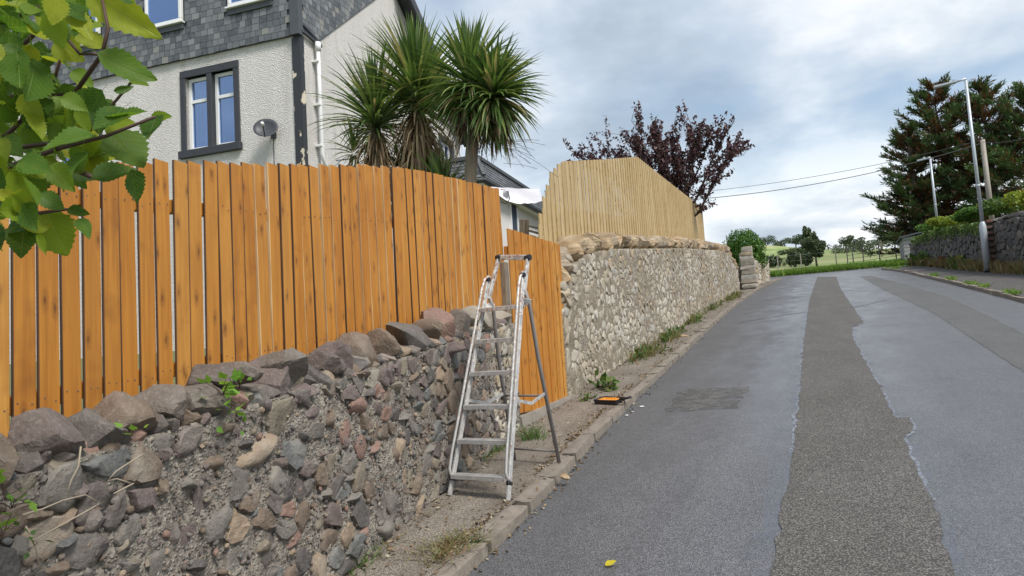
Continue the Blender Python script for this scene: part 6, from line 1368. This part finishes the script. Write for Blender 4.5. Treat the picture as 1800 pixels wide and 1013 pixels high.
o = broad_plant('bramble_shoot', [onwall(40, 930, .12), onwall(60, 960, .12)], 0.03, 'weed', 'small sprigs on a trailing stem low on the dark wall', 'plant', 5, None, True, 8)
CRP = empty('dead_creeper', onwall(150, 800, 0.1), 'pale dry creeper roots trailing over the left end of the dark wall', 'creeper')
for pts in (((142, 785), (138, 820), (125, 845), (118, 868)), ((252, 798), (225, 815), (205, 828), (192, 842)), ((40, 905), (75, 895), (110, 880), (150, 870), (176, 885)), ((45, 925), (62, 958), (70, 1000)), ((235, 850), (215, 860), (200, 868)), ((176, 885), (150, 900), (95, 930), (60, 950)), ((230, 850), (205, 842), (190, 845)), ((760, 570), (772, 580), (785, 600)), ((775, 565), (788, 585), (800, 590))):
    mb = MB(); mb.tube([onwall(*p, 0.075+0.02*R.random()) for p in pts], [0.0032, 0.003, 0.0025, 0.002, 0.0015][:len(pts)], 5); mb.build('root', 'root', CRP, True)
G = lambda x, y: gnd(x, y, PH)
def near(x, y, n, sd_, sy=None): p = G(x, y); return [np.array([p[0]+R.gauss(0, sd_), p[1]+R.gauss(0, sy or sd_), 0]) for _ in range(n)]
def onz(pts): return [np.array([p[0], p[1], rz(p[1])+PH]) for p in pts]
broad_plant('weed_plant', onz(near(1060, 684, 5, 0.07, 0.12)), 0.11, 'weed', 'largest broad leaved weed at the wall foot behind the paint tray', 'weed', 14, 'weeds along the sandstone wall', True, 11)
broad_plant('weed_plant', onz(near(1025, 705, 5, 0.05, 0.1)), 0.05, 'weed', 'low green weed beside the bottom corner of the orange gate', 'weed', 14, 'weeds along the sandstone wall', True, 12)
o = empty('weed_plant', G(935, 770), 'small grassy weed on the pavement behind the ladder', 'weed'); tufts('leaves', onz(near(935, 772, 14, 0.05)), 0.13, 'weed', 4, 9, o, 0.008, 0.6)
for k, (px, py, n, lab) in enumerate(((1135, 625, 5, 'weeds at the wall foot just beyond the paint tray'), (1175, 595, 8, 'bushy weeds midway along the foot of the sandstone wall'), (1215, 565, 8, 'tall weeds and grass below the middle of the sandstone wall'), (1245, 545, 6, 'weeds along the wall foot before the far end'), (1288, 525, 8, 'green weed clump at the far end of the sandstone wall'))):
    p = onz(near(px, py, n*2, 0.10, 0.35+0.2*k)); o = broad_plant('weed_plant', p, 0.10, 'weed', lab, 'weed', 9, 'weeds along the sandstone wall', True, 20+k)
    tufts('grass_blades', onz(near(px, py, 26, 0.10, 0.5+0.25*k)), 0.2, 'dry_grass', 30+k, 6, o, 0.014, 0.6); tufts('green_blades', onz(near(px, py, 18, 0.10, 0.4+0.2*k)), 0.22, 'weed', 40+k, 6, o, 0.014, 0.5)
o = empty('weed_heap', G(795, 962), 'tangle of pulled weeds and dead stems lying on the pavement near the kerb', 'weeds'); tufts('dead_stems', onz(near(792, 965, 60, 0.07, 0.13)), 0.07, 'dry_grass', 51, 6, o, 0.006, 1.6); tufts('green_stems', onz(near(800, 955, 20, 0.06, 0.12)), 0.05, 'weed', 52, 6, o, 0.007, 1.6)
o = empty('weed_heap', G(625, 985), 'green weeds at the foot of the dark wall, bottom of the picture', 'weeds'); tufts('leaves', onz(near(625, 985, 26, 0.06, 0.2)), 0.06, 'weed', 53, 8, o, 0.010, 1.0)
o = empty('weed_heap', G(850, 800), 'small dark weeds at the wall end beneath the ladder', 'weeds'); tufts('leaves', onz(near(848, 803, 24, 0.05, 0.2)), 0.09, 'weed', 54, 8, o, 0.008, 0.8)
# litter of dead leaves and grit along kerb and wall foot
q = np.random.RandomState(77); P_ = []; 
for _ in range(2600):
    y = 2.5+abs(q.normal(0, 1))*7 if q.random_sample() < 0.75 else q.uniform(2.5, 32); k = q.random_sample(); clm = nz((y*1.3, 0, 0)) 
    if k < 0.5:
        if clm < -0.05 and q.random_sample() < 0.8: continue
        x = kL(y)-0.14-abs(q.normal(0, 0.05)); h = PH+0.012
    elif k < 0.62: x = kL(y)+abs(q.normal(0, 0.05)); h = 0.008
    elif k < 0.82:
        x = float(np.interp(y, np.concatenate([wallA.P[:, 1], wallB.P[:, 1]]), np.concatenate([wallA.P[:, 0], wallB.P[:, 0]])))+0.04+abs(q.normal(0, 0.07)); h = PH+0.012
    else: x = kL(y)-q.uniform(0.0, 0.65); h = PH+0.014
    P_.append((x, y, rz(y)+h))
P_ = np.array(P_); Vq = leafquads(P_, 0.022, q, 1.5, np.tile(np.array([[0, 0, 1.0]]), (len(P_), 1)), 2.2)
tag(quads('leaf_litter', Vq, q.random_sample(len(P_)), 'litter'), 'dead leaves and grit scattered along the kerb and wall foot', 'leaf litter', kind='stuff')
o = empty('fallen_leaf', gnd(1073, 993), 'single yellow leaf lying on the asphalt at the bottom', 'leaf'); p = gnd(1073, 993, 0.012); l_ = put_leaf(o, p+np.array([-0.025, -0.01, 0]), p+np.array([0.03, 0.012, 0.018]), .75, 0.2, LM[3].copy(), 0.2); l_.data.materials.clear(); l_.data.materials.append(MATS['yellow_leaf']); l_.name = 'blade'
for k, (px, py, sz_, lab) in enumerate(((1128, 715, 0.06, 'largest white flake on the road near the paint tray'), (1112, 724, 0.03, 'white chip on the kerb edge just nearer than the large flake'), (1102, 730, 0.035, 'white chip at the kerb nearest the ladder'), (1200, 592, 0.30, 'flat pale stone slab among weeds on the pavement'), (993, 838, 0.09, 'loose broken stone lying at the kerb joint below the ladder leg'))):
    p = gnd(px, py, 0.01 if k < 3 else PH); Vv, Ff = boulder((sz_, sz_*0.7, sz_*(0.3 if k < 4 else .55)), 900+k, 2, 9, 0.1); mb = MB(); mb.add(Vv, Ff, .8); o = mb.build('pebble' if k != 3 else 'stone_slab', 'white_paint' if k < 3 else 'cope_sand', None, 30); o.location = p; tag(o, lab, 'pebble' if k != 3 else 'slab', 'loose stones', 'thing')
# right side: kerb grass, wall foot weeds, ivy and shrubs
q = np.random.RandomState(6); pts = []
for _ in range(420):
    y = q.uniform(14, 41); 
    if nz((y*0.7, 5, 0)) < 0.08: continue
    pts.append((kR(y)+0.12+abs(q.normal(0, 0.04)), y, rz(y)+0.08))
tag(tufts('kerb_grass', pts, 0.13, 'grass', 61, 10, None, 0.02, 0.7), 'tufts of grass growing along the right kerb', 'grass', kind='stuff')
wRx = lambda y: float(np.interp(y, wallR.P[:, 1], wallR.P[:, 0]))
pts = [(wRx(y)-0.08-abs(q.normal(0, 0.16)), y, rz(y)+0.08) for y in q.uniform(20, 42, 520)]
tag(tufts('wall_foot_grass', pts, 0.42, 'dry_grass', 62, 9, None, 0.028, 0.35), 'dry grass and dock along the foot of the right wall', 'grass', kind='stuff')
for k, (y, n, sz_, m_, lab) in enumerate(((40.5, 14, 0.35, 'weed', 'leafy weeds at the far end of the right wall foot'), (33.5, 10, 0.3, 'weed', 'low weeds at the right wall foot left of the brick pier'), (35.5, 9, 0.26, 'cypress_brown', 'rusty dock plants at the right wall foot'))):
    broad_plant('weed_plant', [np.array([wRx(y+dy)-0.2, y+dy, rz(y+dy)+0.09]) for dy in np.linspace(-1.4, 1.4, n)], sz_, m_, lab, 'weed', 14, 'weeds along the right wall', True, 70+k)
def shrub(name, px, py, Y, r, h, m, lab, n=2600, ls=0.10, seed=1):
    c = at(px, py, Y); o = empty(name, (c[0], Y, gz(0, Y)), lab, 'shrub', 'shrubs behind the right wall'); qq = random.Random(seed); clump_crown(o, [(c[0]+qq.uniform(-r, r)*0.6, Y+qq.uniform(-r, r)*0.6, c[2]+qq.uniform(-h, h)*0.4, r*qq.uniform(.4, .65), h*qq.uniform(.4, .7)) for _ in range(6)], n, ls, seed, m); trunk(o, [(c[0], Y, gz(0, Y)-0.2), (c[0], Y, c[2])], 0.05, 0.02, 'bark')
shrub('golden_shrub', 1672, 390, 36.5, 0.9, 0.32, 'gold_leaf', 'yellow green shrub above the right wall left of the tall lamp', 2600, 0.09, 1)
shrub('golden_shrub', 1800, 350, 27.5, 0.6, 0.5, 'gold_leaf', 'bright yellow shrub at the right picture edge above the wall', 2400, 0.08, 2)
shrub('green_shrub', 1722, 376, 33.5, 0.8, 0.32, 'hedge_leaf', 'green shrub above the wall behind the tall lamp post', 3000, 0.09, 3)
shrub('green_shrub', 1765, 362, 31.5, 0.9, 0.4, 'weed', 'mixed green shrub between the tall lamp and the yellow shrub', 3000, 0.09, 4)
shrub('green_shrub', 1640, 405, 39.5, 0.9, 0.4, 'hedge_leaf', 'low green shrub above the far end of the right wall', 2000, 0.09, 5)
IV = empty('ivy', (wRx(34), 34, rz(34)+1.5), 'green ivy trailing over the coping of the right wall', 'ivy'); Ps = []
for _ in range(2600):
    y = q.uniform(30, 42); x = wRx(y); k = q.random_sample(); w_ = 0.5+0.5*nz((y*0.8, 0, 9)); tp_ = rz(y)+0.09+topRf(wallR.s_of_y(y))
    if k < 0.6: Ps.append((x+q.uniform(-0.15, 0.4), y, tp_+0.2+q.uniform(-0.03, 0.07)))
    else: Ps.append((x-0.09-q.uniform(0, 0.03), y, tp_+0.15-abs(q.normal(0, 0.32))*w_))
quads('ivy_leaves', leafquads(np.array(Ps), 0.085, q, 1.2), q.random_sample(len(Ps)), 'weed', IV)
for o in list(bpy.data.objects):
    if '_abs' in o: del o['_abs']
